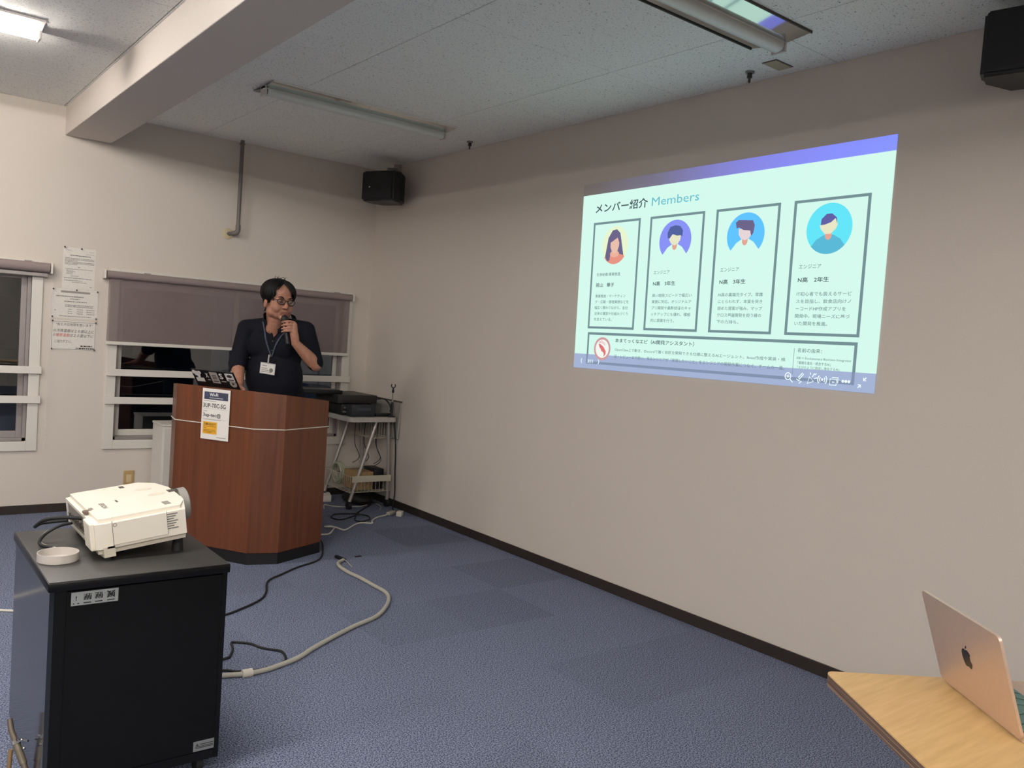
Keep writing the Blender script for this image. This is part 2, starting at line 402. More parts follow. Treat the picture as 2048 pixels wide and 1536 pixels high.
# three notices
def notice(name, label, x0, x1, z0, z1, fn, pins):
    t = thing(name, label, 'notice', ((x0+x1)/2, .001, (z0+z1)/2)); w, h = (x1-x0)/2, (z1-z0)/2
    m = MB(); m.box(-w, w, 0, .0012, -h, h); m.build('sheet', M_paper, t)
    for px, pz in pins:
        MB().lathe([(.004, 0), (.004, .008), (.0055, .011), (.0055, .014)], 10, Matrix.Translation((px*w, .001, pz*h)) @ Matrix.Rotation(-math.pi/2, 4, 'X')).build('push_pin', mat('dark_pin', (74, 66, 62), .4), t, 40)
    # u to the right as seen from the room means towards -x
    P = lambda u, v, d=.0016: (w-2*w*u, d, -h+2*h*v)
    def bar(u0, u1, v, th=.006, m_=M_greyink):
        n_ = max(2, int((u1-u0)*40)); mb_ = MB(); x = u0
        while x < u1:
            e = min(u1, x+random.uniform(.012, .05)); p, q = P(x, v-th), P(e, v+th)
            mb_.face([p, (q[0], p[1], p[2]), q, (p[0], p[1], q[2])]); x = e+random.uniform(.004, .012)
        mb_.build('print_line', m_, t)
    fn(t, P, bar)
    return t
def n1(t, P, bar):
    bar(.08, .25, .93, .004); bar(.8, .95, .92, .004); bar(.7, .95, .86, .004); bar(.22, .85, .81, .008, M_ink)
    for v in (.74, .71, .68, .65, .62, .59): bar(.06, .96 if v not in (.68, .59) else .45, v, .007)
    bar(.47, .52, .53, .008); bar(.08, .92, .48, .006)
    for v in (.45, .42, .39, .36): bar(.12, random.uniform(.3, .5), v, .006)
    bar(.25, .5, .31, .006); bar(.06, .9, .26, .008); bar(.06, .6, .2, .007); bar(.3, .75, .16, .006); bar(.85, .93, .06, .006)
def n2(t, P, bar):
    m = MB(); a, b = P(.2, .86), P(.82, .93); m.face([a, (b[0], a[1], a[2]), b, (a[0], a[1], b[2])]); m.build('heading_band', mat('grey_band', (150, 142, 138), .8), t)
    bar(.1, .68, .74, .016); bar(.4, .6, .66, .012); bar(.28, .76, .57, .014)
    for v in (.45, .40): bar(.3, .9, v, .012)
    for v in (.31, .24, .17): bar(.36, .45, v, .01); bar(.55, .68, v, .01); bar(.76, .93, v, .01)
    bar(.08, .12, .26, .01); bar(.18, .86, .07, .014, mat('grey_band', (150, 142, 138), .8))
def n3(t, P, bar):
    def F(u0, u1, v0, v1, sh=0): return lambda u, v: P(u0+(u1-u0)*u+sh*v, v0+(v1-v0)*v)
    m = MB()
    for (a, b, c, d) in ((.02, .98, .02, .03), (.02, .98, .95, .96), (.02, .026, .02, .96), (.974, .98, .02, .96)):
        p, q = P(a, c), P(b, d); m.face([p, (q[0], p[1], p[2]), q, (p[0], p[1], q[2])])
    m.build('border', M_ink, t)
    text('“省エネは地球を救います”', F(.1, .92, .82, .92), M_ink, t)
    text('☆冷房温度は２８度以上に', F(.04, .94, .60, .71, .015), M_ink, t, bold=.004)
    text('☆', F(.04, .1, .45, .56, .015), M_ink, t)
    text('暖房温度', F(.11, .40, .45, .56, .015), M_redink, t, bold=.003)
    text('は２０度以下に', F(.41, .93, .45, .56, .015), M_ink, t, bold=.003)
    text('ご協力下さい。', F(.09, .46, .24, .34), M_ink, t)
    bar(.66, .92, .15, .022, M_ink); bar(.56, .97, .07, .022, M_ink)
notice('wall_notice', 'white portrait sheet of small print, topmost of three notices between the windows', 2.168, 2.373, 1.557, 1.84, n1, [(.93, .99), (-.1, .97)])
notice('wall_notice', 'white landscape sheet with faint table print, middle of the three wall notices', 2.141, 2.435, 1.352, 1.555, n2, [(.93, .93), (-.05, .94), (-.95, .93), (.93, -.93), (-.93, -.93)])
notice('wall_notice', 'white bordered energy saving notice with red characters, lowest of the three', 2.144, 2.428, 1.132, 1.336, n3, [(.95, .95), (-.95, .95), (.95, -.93), (-.93, -.93)])
# outlet
t = thing('wall_outlet', 'beige wall outlet low on the window wall behind the projector', 'outlet', (1.883, .001, .215))
MB().box(-.036, .036, 0, .008, -.058, .058, .004).build('cover_plate', mat('outlet_beige', (176, 146, 98), .5), t)
MB().box(-.018, .018, .008, .012, -.03, .03, .002).build('socket', mat('outlet_face', (200, 180, 140), .5), t)
# white box beside the lectern
t = thing('white_cabinet', 'narrow white cabinet against the wall left of the lectern', 'cabinet', (1.55, .17, 0))
MB().box(-.195, .195, -.12, .13, .03, .63, .004).build('body', M_white, t)
MB().box(-.2, .2, -.125, .135, .63, .646, .004).build('top', M_white, t)
MB().box(-.185, .185, .13, .138, .04, .62, .003).build('door', M_white, t)
MB().box(-.18, .18, -.11, .11, 0, .03).build('plinth', M_seam, t)

# ================================================================== SPEAKERS
def speaker(loc, rz, label, hgt=.235, badge=True):
    t = thing('wall_speaker', label, 'loudspeaker', loc, rz)
    h = hgt/2
    body = [(-.15, -.10), (.15, -.10), (.165, .0), (.10, .13), (-.10, .13), (-.165, .0)]
    m = MB(); m.prism(body, -h, h)
    bmesh.ops.bevel(m.bm, geom=list(m.bm.edges), offset=.014, segments=3, affect='EDGES')
    m.build('cabinet', M_black, t, 45)
    m = MB(); m.box(-.14, .14, -.118, -.098, -h+.012, h-.012, .01, 3); m.build('grille', mat('grille_cloth', (20, 21, 24), .7), t, 45)
    if badge: MB().box(-.07, -.058, -.1195, -.117, -.018, -.008).build('badge', M_chrome, t)
    b = MB(); b.tube([(0, .02, h-.01), (0, .02, h+.04), (.0, .16, h+.06)], .009, 8); b.box(-.03, .03, .14, .17, h+.0, h+.1, .004)
    b.build('bracket', M_steel, t)
    return t
speaker((.205, .51, 2.55), math.radians(115), 'black wall speaker mounted in the corner under the ceiling')
speaker((.20, 5.175, 2.60), math.radians(100), 'black wall speaker at the upper right edge, beyond the slide', badge=False)

# ================================================================== PROJECTED SLIDE
SQ = {'tl': (2.625, 2.394), 'tr': (4.586, 2.414), 'br': (4.590, 1.299), 'bl': (2.651, 1.281)}
slide = thing('projected_slide', 'bright projected slide introducing four members on the right wall', 'projected slide', (0, 0, 0))  # projector light is put into the emission of flat panels on the wall
def S(x, y, layer=0):
    u, v = x/16, y/9
    a = [SQ['bl'][k]*(1-u)*(1-v)+SQ['br'][k]*u*(1-v)+SQ['tl'][k]*(1-u)*v+SQ['tr'][k]*u*v for k in (0, 1)]
    return (.002+.0007*layer, a[0], a[1])
def srect(m, x0, y0, x1, y1, layer): m.face([S(x0, y0, layer), S(x1, y0, layer), S(x1, y1, layer), S(x0, y1, layer)]); return m
C_page = slidemat('page', (204, 240, 228)); C_frame = slidemat('frame', (112, 138, 142)); C_dark = slidemat('ink', (58, 76, 80))
C_grey = slidemat('softink', (96, 122, 122)); C_teal = slidemat('tealink', (98, 182, 198)); C_overlay = slidemat('bar', (158, 172, 204)); C_line = slidemat('barline', (126, 140, 166))
C_white = slidemat('white', (235, 250, 250)); C_edge = slidemat('edgeglow', (176, 198, 228))
srect(MB(), 0, .7, 16, 8.45, 0).build('page', C_page, slide)
# blue band fading out towards the left
m_band = mat('slide_band', (190, 183, 175), .8, spec=.1)
nt = m_band.node_tree; N = nt.nodes
ge = N.new('ShaderNodeNewGeometry'); sx = N.new('ShaderNodeSeparateXYZ'); mr = N.new('ShaderNodeMapRange'); cr = N.new('ShaderNodeValToRGB')
mr.inputs['From Min'].default_value = 2.63; mr.inputs['From Max'].default_value = 4.586
nt.links.new(ge.outputs['Position'], sx.inputs[0]); nt.links.new(sx.outputs['Y'], mr.inputs['Value']); nt.links.new(mr.outputs[0], cr.inputs[0])
cr.color_ramp.elements[0].color = (0, 0, .0, 1); cr.color_ramp.elements[1].color = (*s2l((84, 112, 246)), 1)
e = cr.color_ramp.elements.new(.3); e.color = (*s2l((50, 55, 100)), 1); e = cr.color_ramp.elements.new(.62); e.color = (*s2l((84, 92, 205)), 1)
nt.links.new(cr.outputs[0], N['Principled BSDF'].inputs['Emission Color']); N['Principled BSDF'].inputs['Emission Strength'].default_value = SLIDE
srect(MB(), 0, 8.45, 16, 9, 0).build('header_band', m_band, slide)
def stext(s, x0, x1, y0, y1, m, parent, bold=0, layer=2, name='text_line'):
    text(s, lambda u, v: S(x0+(x1-x0)*u, y0+(y1-y0)*v, layer), m, parent, name, bold)
stext('メンバー紹介', .93, 4.38, 7.52, 7.97, C_dark, slide, .018, name='title_text')
stext('Members', 4.62, 7.36, 7.55, 7.93, C_teal, slide, 0, name='title_text')
def frame_mesh(x0, y0, x1, y1, t, layer):
    m = MB(); t2 = t*.9
    srect(m, x0, y0, x1, y0+t2, layer); srect(m, x0, y1-t2, x1, y1, layer); srect(m, x0, y0+t2, x0+t, y1-t2, layer); srect(m, x1-t, y0+t2, x1, y1-t2, layer)
    return m
def spoly(pts, layer, m, parent, name):
    # fan from centroid-safe ngon
    mb = MB(); mb.face([S(x, y, layer) for x, y in pts]); bmesh.ops.triangulate(mb.bm, faces=mb.bm.faces); return mb.build(name, m, parent)
def ell(cx, cy, rx, ry, a0=0, a1=360, n=40):
    return [(cx+rx*math.cos(math.radians(a0+(a1-a0)*k/n)), cy+ry*math.sin(math.radians(a0+(a1-a0)*k/n))) for k in range(n+(0 if a1-a0 == 360 else 1))]
C_skin = slidemat('skin', (226, 196, 176)); C_skin2 = slidemat('skinpale', (222, 222, 190)); C_skin3 = slidemat('skinpink', (222, 205, 208)); C_neck = slidemat('neck', (218, 160, 142))
C_hair = slidemat('hairviolet', (104, 96, 132)); C_hairb = slidemat('hairblue', (78, 94, 152)); C_hair4 = slidemat('hairindigo', (92, 92, 158))
cards = []
roles = ['社長秘書/事業推進', 'エンジニア', 'エンジニア', 'エンジニア']
names = ['前山　華子', 'N高　3年生', 'N高　3年生', 'N高　2年生']
bodies = [['事業推進・マーケティン', 'グ・広報・管理業務などを', '幅広く関わりながら、会社', '全体の運営や仕組みづくり', 'を支えている。'],
          ['高い開発スピードで幅広い', '業務に対応。オリジナルア', 'プリ開発や最新技術のキャ', 'ッチアップにも優れ、積極', '的に提案を行う。'],
          ['N高の異端児タイプ。常識', 'にとらわれず、本質を突き', '詰めた提案が強み。マップ', 'クロス基盤開発を担う縁の', '下の力持ち。'],
          ['IT初心者でも扱えるサービ', 'スを目指し、飲食店向けノ', 'ーコードHP作成アプリを', '開発中。現場ニーズに基づ', 'いた開発を推進。']]
widths = [[2.05, 2.28, 2.26, 2.28, 1.24], [2.3, 2.3, 2.3, 2.3, 1.4], [2.2, 2.2, 2.22, 2.2, 1.12], [2.28, 2.28, 2.1, 2.28, 1.4]]
for k in range(4):
    x0 = .86+3.745*k; x1 = x0+3.14
    c = frame_mesh(x0, 1.95, x1, 7.07, .12, 1).build('member_card', C_frame, slide); cards.append(c)
    tx = x0+.42
    stext(roles[k], tx, tx+(1.62 if k == 0 else .95), 4.47, 4.63, C_grey, c, .004)
    stext(names[k], tx, tx+(1.24 if k == 0 else 1.32), 3.95, 4.15, C_dark, c, .014)
    for q, ln in enumerate(bodies[k]):
        stext(ln, tx, tx+widths[k][q], 3.44-.278*q, 3.595-.278*q, C_grey, c, .005)
    cx, cy, R = x0+1.56, 5.92, .92
    bg = [(222, 236, 200), (132, 140, 236), (92, 188, 250), (96, 220, 238)][k]
    if k == 0:
        spoly(ell(cx, cy, .87, .9), 2, slidemat('disc0', bg), c, 'avatar_disc')
        spoly([(cx-.64, cy-.62), (cx-.52, cy-.1), (cx-.46, cy+.35), (cx-.2, cy+.7), (cx+.08, cy+.74), (cx+.32, cy+.55), (cx+.42, cy+.2), (cx+.5, cy-.2), (cx+.62, cy-.55), (cx+.2, cy-.6), (cx-.2, cy-.7)], 3, C_hair, c, 'avatar_hair')
        spoly([(cx-.62, cy-.55), (cx-.3, cy-.42), (cx, cy-.38), (cx+.3, cy-.42), (cx+.62, cy-.5)]+ell(cx, cy, .87, .9, -38, -142, 20), 4, slidemat('blouse', (222, 142, 126)), c, 'avatar_shirt')
        spoly(ell(cx+.02, cy-.42, .3, .16), 5, slidemat('skinwarm', (226, 172, 152)), c, 'avatar_neckline')
        spoly([(cx-.28, cy+.12), (cx-.27, cy-.1), (cx-.12, cy-.36), (cx+.05, cy-.42), (cx+.2, cy-.3), (cx+.3, cy-.05), (cx+.3, cy+.1), (cx+.18, cy+.34), (cx-.1, cy+.2)], 6, slidemat('skinwarm2', (224, 184, 166)), c, 'avatar_face')
        spoly([(cx-.5, cy-.2), (cx-.3, cy-.1), (cx-.26, cy-.5), (cx-.3, cy-.72), (cx-.44, cy-.76), (cx-.58, cy-.55)], 7, C_hair, c, 'avatar_lock')
    elif k < 3:
        # disc with a shoulder-shaped bite at the bottom
        disc = ell(cx, cy, R, .9, -42, 222, 44)
        bite = [(cx-.6, cy-.5), (cx-.42, cy-.3), (cx-.16, cy-.16), (cx+.16, cy-.16), (cx+.42, cy-.3), (cx+.6, cy-.5)]
        spoly(disc+bite, 2, slidemat('disc%d' % k, bg), c, 'avatar_disc')
        sp = C_skin2 if k == 1 else C_skin3
        spoly(ell(cx, cy-.22, .14, .2), 4, C_neck, c, 'avatar_neck')
        spoly([(cx-.34, cy+.26), (cx-.32, cy+.02), (cx-.2, cy-.14), (cx, cy-.22), (cx+.2, cy-.14), (cx+.32, cy+.02), (cx+.34, cy+.26)], 5, sp, c, 'avatar_face')
        if k == 1:
            spoly([(cx-.42, cy+.12), (cx-.44, cy+.36), (cx-.3, cy+.6), (cx, cy+.66), (cx+.28, cy+.6), (cx+.44, cy+.4), (cx+.42, cy+.14), (cx+.34, cy+.2), (cx+.1, cy+.2), (cx-.14, cy+.28), (cx-.3, cy+.1)], 6, C_hairb, c, 'avatar_hair')
        else:
            spoly([(cx-.44, cy+.28), (cx-.5, cy+.52), (cx-.36, cy+.62), (cx+.1, cy+.58), (cx+.34, cy+.56), (cx+.44, cy+.36), (cx+.4, cy+.06), (cx+.3, cy-.06), (cx+.24, cy+.16), (cx-.1, cy+.2), (cx-.32, cy+.32)], 6, C_hair, c, 'avatar_hair')
    else:
        spoly(ell(cx, cy, R+.02, .94), 2, slidemat('disc3', bg), c, 'avatar_disc')
        spoly([(cx-.66, cy-.6), (cx-.5, cy-.4), (cx-.2, cy-.24), (cx+.2, cy-.24), (cx+.5, cy-.4), (cx+.66, cy-.6)]+ell(cx, cy, R+.02, .94, -42, -138, 20), 3, slidemat('jersey', (86, 178, 206)), c, 'avatar_shirt')
        spoly(ell(cx, cy-.22, .14, .2), 4, C_neck, c, 'avatar_neck')
        spoly([(cx-.38, cy+.14), (cx-.32, cy-.02), (cx-.14, cy-.2), (cx+.1, cy-.2), (cx+.3, cy-.02), (cx+.36, cy+.14), (cx+.28, cy+.36), (cx-.2, cy+.22)], 5, C_skin2, c, 'avatar_face')
        spoly([(cx-.34, cy+.14), (cx-.32, cy+.36), (cx-.12, cy+.54), (cx+.1, cy+.54), (cx+.3, cy+.38), (cx+.34, cy+.12), (cx+.26, cy+.36), (cx+.08, cy+.22), (cx-.16, cy+.15)], 6, C_hair4, c, 'avatar_hair')
# bottom box
bx = MB()
srect(bx, .9, 1.65, 15.2, 1.77, 1); srect(bx, .9, .7, 1.02, 1.65, 1); srect(bx, 15.08, .7, 15.2, 1.65, 1)
bx = bx.build('footer_box', C_frame, slide)
stext('あまてっくなエビ（AI開発アシスタント）', 2.86, 7.66, 1.33, 1.53, C_dark, bx, .012)
stext('OpenClaw上で動き、Discordで届く依頼を開発できる仕様に整えるAIエージェント。Issue作成や実装・検', 2.86, 12.25, .91, 1.08, C_grey, bx, .005)
stext('証・レビューまで担い、非エンジニアが「実現したいこと」をエンジニアの開発作業につなぐ、チームの一員。', 2.86, 12.25, .60, .76, C_grey, bx, .003, layer=5)
stext('名前の由来：', 12.75, 13.8, 1.31, 1.47, C_grey, bx, .008)
stext('EBI = Evolutionary Business Integrator', 12.75, 15.02, 1.03, 1.14, C_grey, bx, .004)
stext('「業務を進化・統合するAI」', 12.8, 14.2, .86, .98, C_grey, bx, .006)
stext('「えびのように脱皮し進化するAI」', 12.8, 14.57, .70, .81, C_grey, bx, .003)
srect(MB(), 12.61, .46, 12.63, 1.46, 5).build('divider', C_frame, bx)
# red ring icon with a simple crescent prawn shape
C_ring = slidemat('ring', (200, 148, 150)); C_prawn = slidemat('prawn', (214, 112, 112))
rg = MB(); o_ = ell(2.0, 1.0, .57, .55); i_ = ell(2.0, 1.0, .46, .44)
for k in range(40):
    rg.face([S(*o_[k], 5), S(*o_[(k+1) % 40], 5), S(*i_[(k+1) % 40], 5), S(*i_[k], 5)])
rg.build('icon_ring', C_ring, bx)
spoly(ell(2.0, 1.0, .46, .44), 4, slidemat('iconpage', (232, 236, 230)), bx, 'icon_disc')
spoly([(1.74, 1.24), (1.9, 1.2), (2.1, 1.08), (2.26, .88), (2.24, .72), (2.1, .62), (2.14, .74), (2.08, .84), (1.96, .88), (1.9, .98), (1.8, 1.08)], 5, C_prawn, bx, 'icon_prawn')
for dy in (0, .07):
    mm = MB(); mm.tube([S(1.76, 1.27+dy, 5), S(1.96, 1.3+dy, 5), S(2.2, 1.16+dy, 5)], .0012, 4); mm.build('icon_feeler', C_prawn, bx)
# player bar
srect(MB(), 0, 0, 16, .7, 3).build('player_bar', C_overlay, slide)
pb = srect(MB(), .9, .24, 15.2, .36, 4)
srect(pb, .9, .36, 1.02, .7, 4); srect(pb, 15.08, .36, 15.2, .7, 4); pb.build('player_bar_line', C_line, slide)
stext('3/11', 1.02, 1.42, .28, .44, C_white, slide, .02, layer=6, name='page_number')
stext('‹', .53, .63, .24, .48, C_white, slide, .02, layer=6, name='player_icon')
stext('›', 1.76, 1.86, .24, .48, C_white, slide, .02, layer=6, name='player_icon')
def stroke(ptlists, r=.0021):
    m = MB()
    for pts, closed in ptlists: m.tube([S(x, y, 6) for x, y in pts], r, 5, closed)
    return m.build('player_icon', C_white, slide)
ci = lambda cx, cy, rr, a0=0, a1=360, n=16: ell(cx, cy, rr, rr, a0, a1, n)
stroke([(ci(12.44, .38, .13), True), ([(12.54, .28), (12.66, .16)], False), ([(12.38, .38), (12.5, .38)], False), ([(12.44, .32), (12.44, .44)], False)])
stroke([([(12.95, .3), (13.12, .5), (13.06, .54), (12.9, .36)], True), ([(12.82, .3), (12.95, .24), (13.05, .22), (12.95, .14)], False)])
stroke([([(13.3, .16), (13.38, .42), (13.56, .26)], True), ([(13.5, .42), (13.58, .56)], False), ([(13.58, .36), (13.7, .4)], False), ([(13.42, .5), (13.4, .58)], False), ([(13.6, .5), (13.66, .56)], False)])
stroke([(ci(13.92, .35, .03), True), (ci(13.92, .35, .11, -45, 45), False), (ci(13.92, .35, .11, 135, 225), False), (ci(13.92, .35, .19, -45, 45), False), (ci(13.92, .35, .19, 135, 225), False)])
stroke([([(14.24, .18), (14.5, .18), (14.5, .4), (14.24, .4)], True), ([(14.32, .46), (14.56, .46), (14.56, .26)], False), ([(14.33, .29), (14.42, .29)], False)])
stroke([(ci(14.76, .35, .03), True), (ci(14.88, .35, .03), True), (ci(15.0, .35, .03), True)], .003)
stroke([([(15.36, .16), (15.46, .27)], False), ([(15.36, .27), (15.46, .27), (15.46, .17)], False), ([(15.66, .54), (15.56, .43)], False), ([(15.56, .53), (15.56, .43), (15.66, .43)], False)])

# ================================================================== LECTERN
LA = math.radians(121.4)
LM = Vector((1.8055, 1.5285, 0))
def LW(x, y, z): return LM+Matrix.Rotation(LA, 3, 'Z') @ Vector((x, y, z))
lect = thing('lectern', 'reddish brown wooden lectern with chamfered corners and black plinth', 'lectern', LM, LA)
LP = [(-.469, .487), (-.417, .1175), (-.282, 0), (.282, 0), (.417, .1175), (.469, .487)]
def inset(p, d):
    out = []
    c = Vector((0, .3))
    n = len(p)
    for i in range(n):
        a = Vector(p[max(i-1, 0)]); b = Vector(p[i]); e = Vector(p[min(i+1, n-1)])
        nn = Vector((0, 0))
        for s, q in ((a, b), (b, e)):
            if (q-s).length > 1e-6:
                t = (q-s).normalized(); nn += Vector((-t.y, t.x))
        nn.normalize()
        t0 = ((b-a) if (b-a).length > 1e-6 else (e-b)).normalized(); k = abs(nn.dot(Vector((-t0.y, t0.x))))
        out.append(tuple(b+nn*d/max(k, .3)))
    return out
LI = inset(LP, .02)
topz = lambda x, y: 1.018-.058*y/.487
names_ = ['side_panel', 'corner_panel', 'front_panel', 'corner_panel', 'side_panel']
for k in range(5):
    MB().prism([LP[k], LP[k+1], LI[k+1], LI[k]], .07, topz).build(names_[k], M_wood, lect)
MB().prism([LI[0], *LI[1:5], LI[5]], lambda x, y: topz(x, y)-.066, lambda x, y: topz(x, y)-.05).build('desk_board', M_woodin, lect)
MB().prism([LI[0], *LI[1:5], LI[5]], .45, .468).build('inner_shelf', M_woodin, lect)
PL = inset(LP, .006)
MB().prism(PL, 0, .07).build('plinth', mat('plinth_black', (14, 13, 14), .5), lect)
# cord tied round it
cz = .80
ring = [(LP[i][0]*1.006, LP[i][1]-.004 if LP[i][1] < .2 else LP[i][1]+.012, cz) for i in range(6)]
MB().tube(ring, .0032, 6, True).build('tied_cord', M_wire, lect, label='thin white cord tied around the lectern')
# poster
t = thing('poster', 'white wireless network poster with dark header and yellow box on the lectern front', 'poster', LW(0, -.0088, 0), LA)
px0, px1, pz0, pz1 = -.0835, .1165, .709, 1.009
MB().box(px0, px1, 0, .0012, pz0, pz1).build('sheet', mat('poster_paper', (226, 222, 216), .6), t)
PP = lambda u, v, d=-.0006: (px0+(px1-px0)*u, d, pz0+(pz1-pz0)*v)
def prect(u0, v0, u1, v1, m, name, d=-.0006): MB().face([PP(u0, v0, d), PP(u1, v0, d), PP(u1, v1, d), PP(u0, v1, d)]).build(name, m, t)
def ptext(s, u0, u1, v0, v1, m, bold=0): text(s, lambda a, b: PP(u0+(u1-u0)*a, v0+(v1-v0)*b, -.0012), m, t, 'lettering', bold)
prect(.07, .785, .93, .935, mat('poster_navy', (58, 62, 82), .7), 'header_box')
M_pwhite = mat('poster_white_ink', (236, 236, 236), .7)
ptext('Wi-Fi', .26, .57, .85, .915, M_pwhite, .02)
m = MB(); m.tube([PP(.1, .87, -.0014), PP(.16, .91, -.0014), PP(.22, .87, -.0014)], .0011, 4); m.tube([PP(.13, .85, -.0014), PP(.16, .87, -.0014), PP(.19, .85, -.0014)], .0011, 4); m.build('signal_icon', mat('poster_blue', (104, 120, 190), .7), t)
prect(.26, .815, .75, .823, M_pwhite, 'small_print', -.0012)
ptext('3UP-TEC-5G', .05, .86, .625, .71, M_ink, .012)
ptext('3up-tec@', .06, .70, .425, .52, M_ink, .012)
for v, u1 in ((.75, .5), (.55, .2)): prect(.06, v, u1, v+.007, M_greyink, 'small_print')
for v in (.60, .405): prect(.06, v, .93, v+.003, M_greyink, 'rule_line')
for v in (.385,): prect(.06, v, .72, v+.008, M_greyink, 'small_print')
prect(.07, .105, .58, .345, mat('poster_yellow', (226, 168, 42), .7), 'yellow_box')
ptext('先着20台まで', .11, .54, .275, .325, M_ink, .012)
for v, u1 in ((.25, .55), (.215, .2), (.18, .52), (.155, .54), (.13, .4)): prect(.1, v, u1, v+.008, mat('poster_brown', (120, 80, 20), .7), 'small_print', -.0012)
prect(.58, .045, .92, .055, M_greyink, 'small_print')
# black laptop with stickers, on the lectern
t = thing('laptop', 'black laptop with white stickers open on the lectern', 'laptop', LM, LA)
hx0, hx1 = -.263, .054
H0 = Vector((0, .208, .945)); TP = Vector((0, .085, 1.111)); up = (TP-H0); ul = up.length; up.normalize(); nn = Vector((0, -up.z, up.y)) if False else Vector((0, -up.z, up.y))
def LID(u, v, d=0): return Vector((hx0+(hx1-hx0)*u, H0.y, H0.z))+up*ul*v+Vector((0, -up.z, up.y))*d
lidm = Matrix.Translation((hx0, H0.y, H0.z)) @ Matrix(((1, 0, 0, 0), (0, up.y, -up.z, 0), (0, up.z, up.y, 0), (0, 0, 0, 1)))
lw = hx1-hx0
lid = MB().box(0, lw, 0, ul, 0, .007, .003).xf(lidm).build('lid', mat('laptop_black', (20, 20, 24), .4), t)
sl = -.058/.487
bm_ = Matrix.Translation((hx0, H0.y, topz(0, H0.y)-.05)) @ Matrix.Rotation(math.atan(sl), 4, 'X')
MB().box(0, lw, .0, .225, 0, .016, .004).xf(bm_).build('base', mat('laptop_black', (20, 20, 24), .4), t)
MB().box(.02, lw-.02, .03, .13, .016, .0175).xf(bm_).build('keyboard', M_blacksoft, t)
# outward face of the lid looks to -y/+z : local z of lidm
def stick(u0, v0, u1, v1, m, name='sticker', d=.0076):
    v0, v1 = .12+.88*v0, .12+.88*v1
    o = MB().box(u0*lw, u1*lw, v0*ul, v1*ul, d-.0006, d).xf(lidm).build(name, m, t); return o
M_st = mat('sticker_white', (226, 224, 220), .6); M_st2 = mat('sticker_grey', (176, 168, 160), .6); M_sti = mat('sticker_ink', (60, 58, 60), .6)
def ltext(s, u0, u1, v0, v1, m, bold=.01): text(s, lambda a, b: lidm @ Vector(((u0+(u1-u0)*a)*lw, (.12+.88*(v0+(v1-v0)*b))*ul, .0082)), m, t, 'sticker_print', bold)
m = MB()
for cx_, cy_, rr in ((.06, .90, .05), (.12, .88, .045), (.18, .89, .045), (.09, .83, .04), (.15, .83, .04)): m.cyl(lidm @ Vector((cx_*lw, cy_*ul, .0070)), lidm @ Vector((cx_*lw, cy_*ul, .0078)), rr*lw*.9, n=14)
m.build('sticker', M_st, t); stick(.05, .50, .24, .66, M_st)
m = MB(); m.cyl(lidm @ Vector((.14*lw, .76*ul, .0070)), lidm @ Vector((.14*lw, .76*ul, .0078)), .012, n=14); m.build('sticker', M_st, t)
ltext('X', .31, .38, .70, .88, M_st, .03); stick(.32, .58, .385, .62, M_st2)
stick(.42, .48, .60, .94, M_st2); ltext('≡', .46, .56, .66, .82, M_sti); stick(.45, .54, .57, .58, M_sti, 'sticker_print', .0082)
ltext('S', .635, .72, .68, .92, M_st, .03); stick(.64, .56, .75, .6, M_st2)
stick(.78, .62, .97, .94, M_st); m = MB(); 
m.lathe([(.016, 0), (.016, .0008), (.001, .0008)], 14, lidm @ Matrix.Translation((.88*lw, .85*ul, .0077)) @ Matrix.Diagonal((1.2, .7, 1, 1))); m.build('sticker_print', M_sti, t); stick(.82, .66, .95, .70, M_sti, 'sticker_print', .0083)
m = MB(); m.cyl(lidm @ Vector((.895*lw, .57*ul, .0070)), lidm @ Vector((.895*lw, .57*ul, .0078)), .025, n=24); m.build('sticker', M_st2, t)
m = MB(); m.lathe([(.013, 0), (.013, .0006), (.001, .0006)], 3, lidm @ Matrix.Translation((.895*lw, .58*ul, .0078))); m.build('sticker_print', M_sti, t)

# ================================================================== PERSON
M_skin = noisy(mat('skin', rough=.5, spec=.35), (60, 60, 60), (160, 113, 93), (172, 124, 103))
M_lip = mat('lips', (146, 94, 82), .5)
M_shirt = noisy(mat('navy_shirt', rough=.85, spec=.2), (300, 300, 300), (12, 14, 22), (17, 20, 31), bump=.15)
M_trous = noisy(mat('dark_trousers', rough=.85), (200, 200, 200), (30, 31, 36), (38, 39, 44))
M_hair = noisy(mat('black_hair', rough=.6, spec=.22), (300, 300, 60), (12, 11, 11), (24, 21, 20))
person = thing('person', 'man in dark navy shirt and glasses speaking into a microphone behind the lectern', 'person', (1.20, 1.0, 0))
PW = Vector((1.20, 1.0, 0))
TA = math.radians(38+90)
TM = Matrix.Translation(Vector((1.247, 1.048, 0))-PW) @ Matrix.Rotation(TA, 4, 'Z')     # torso frame: x = his left, -y = forward
PM = Matrix.Translation(Vector((1.208, 1.012, 0))-PW) @ Matrix.Rotation(TA, 4, 'Z')     # pelvis frame
HS = 1.06
HM = Matrix.Translation(Vector((1.290, 1.150, 1.578))-PW) @ Matrix.Rotation(math.radians(94+90), 4, 'Z') @ Matrix.Rotation(math.radians(9), 4, 'X') @ Matrix.Rotation(math.radians(3), 4, 'Y') @ Matrix.Scale(HS, 4)
V = lambda x, y, z: Vector((x, y, z))-PW
Rs, Re, Rw, Rh = V(1.396, .872, 1.372), V(1.478, .975, 1.135), V(1.522, 1.135, 1.000), V(1.575, 1.205, .975)
Ls, Le, Lw, Lh = V(1.122, 1.224, 1.388), V(1.118, 1.388, 1.170), V(1.268, 1.400, 1.300), V(1.282, 1.402, 1.372)
NB = V(1.256, 1.045, 1.412)
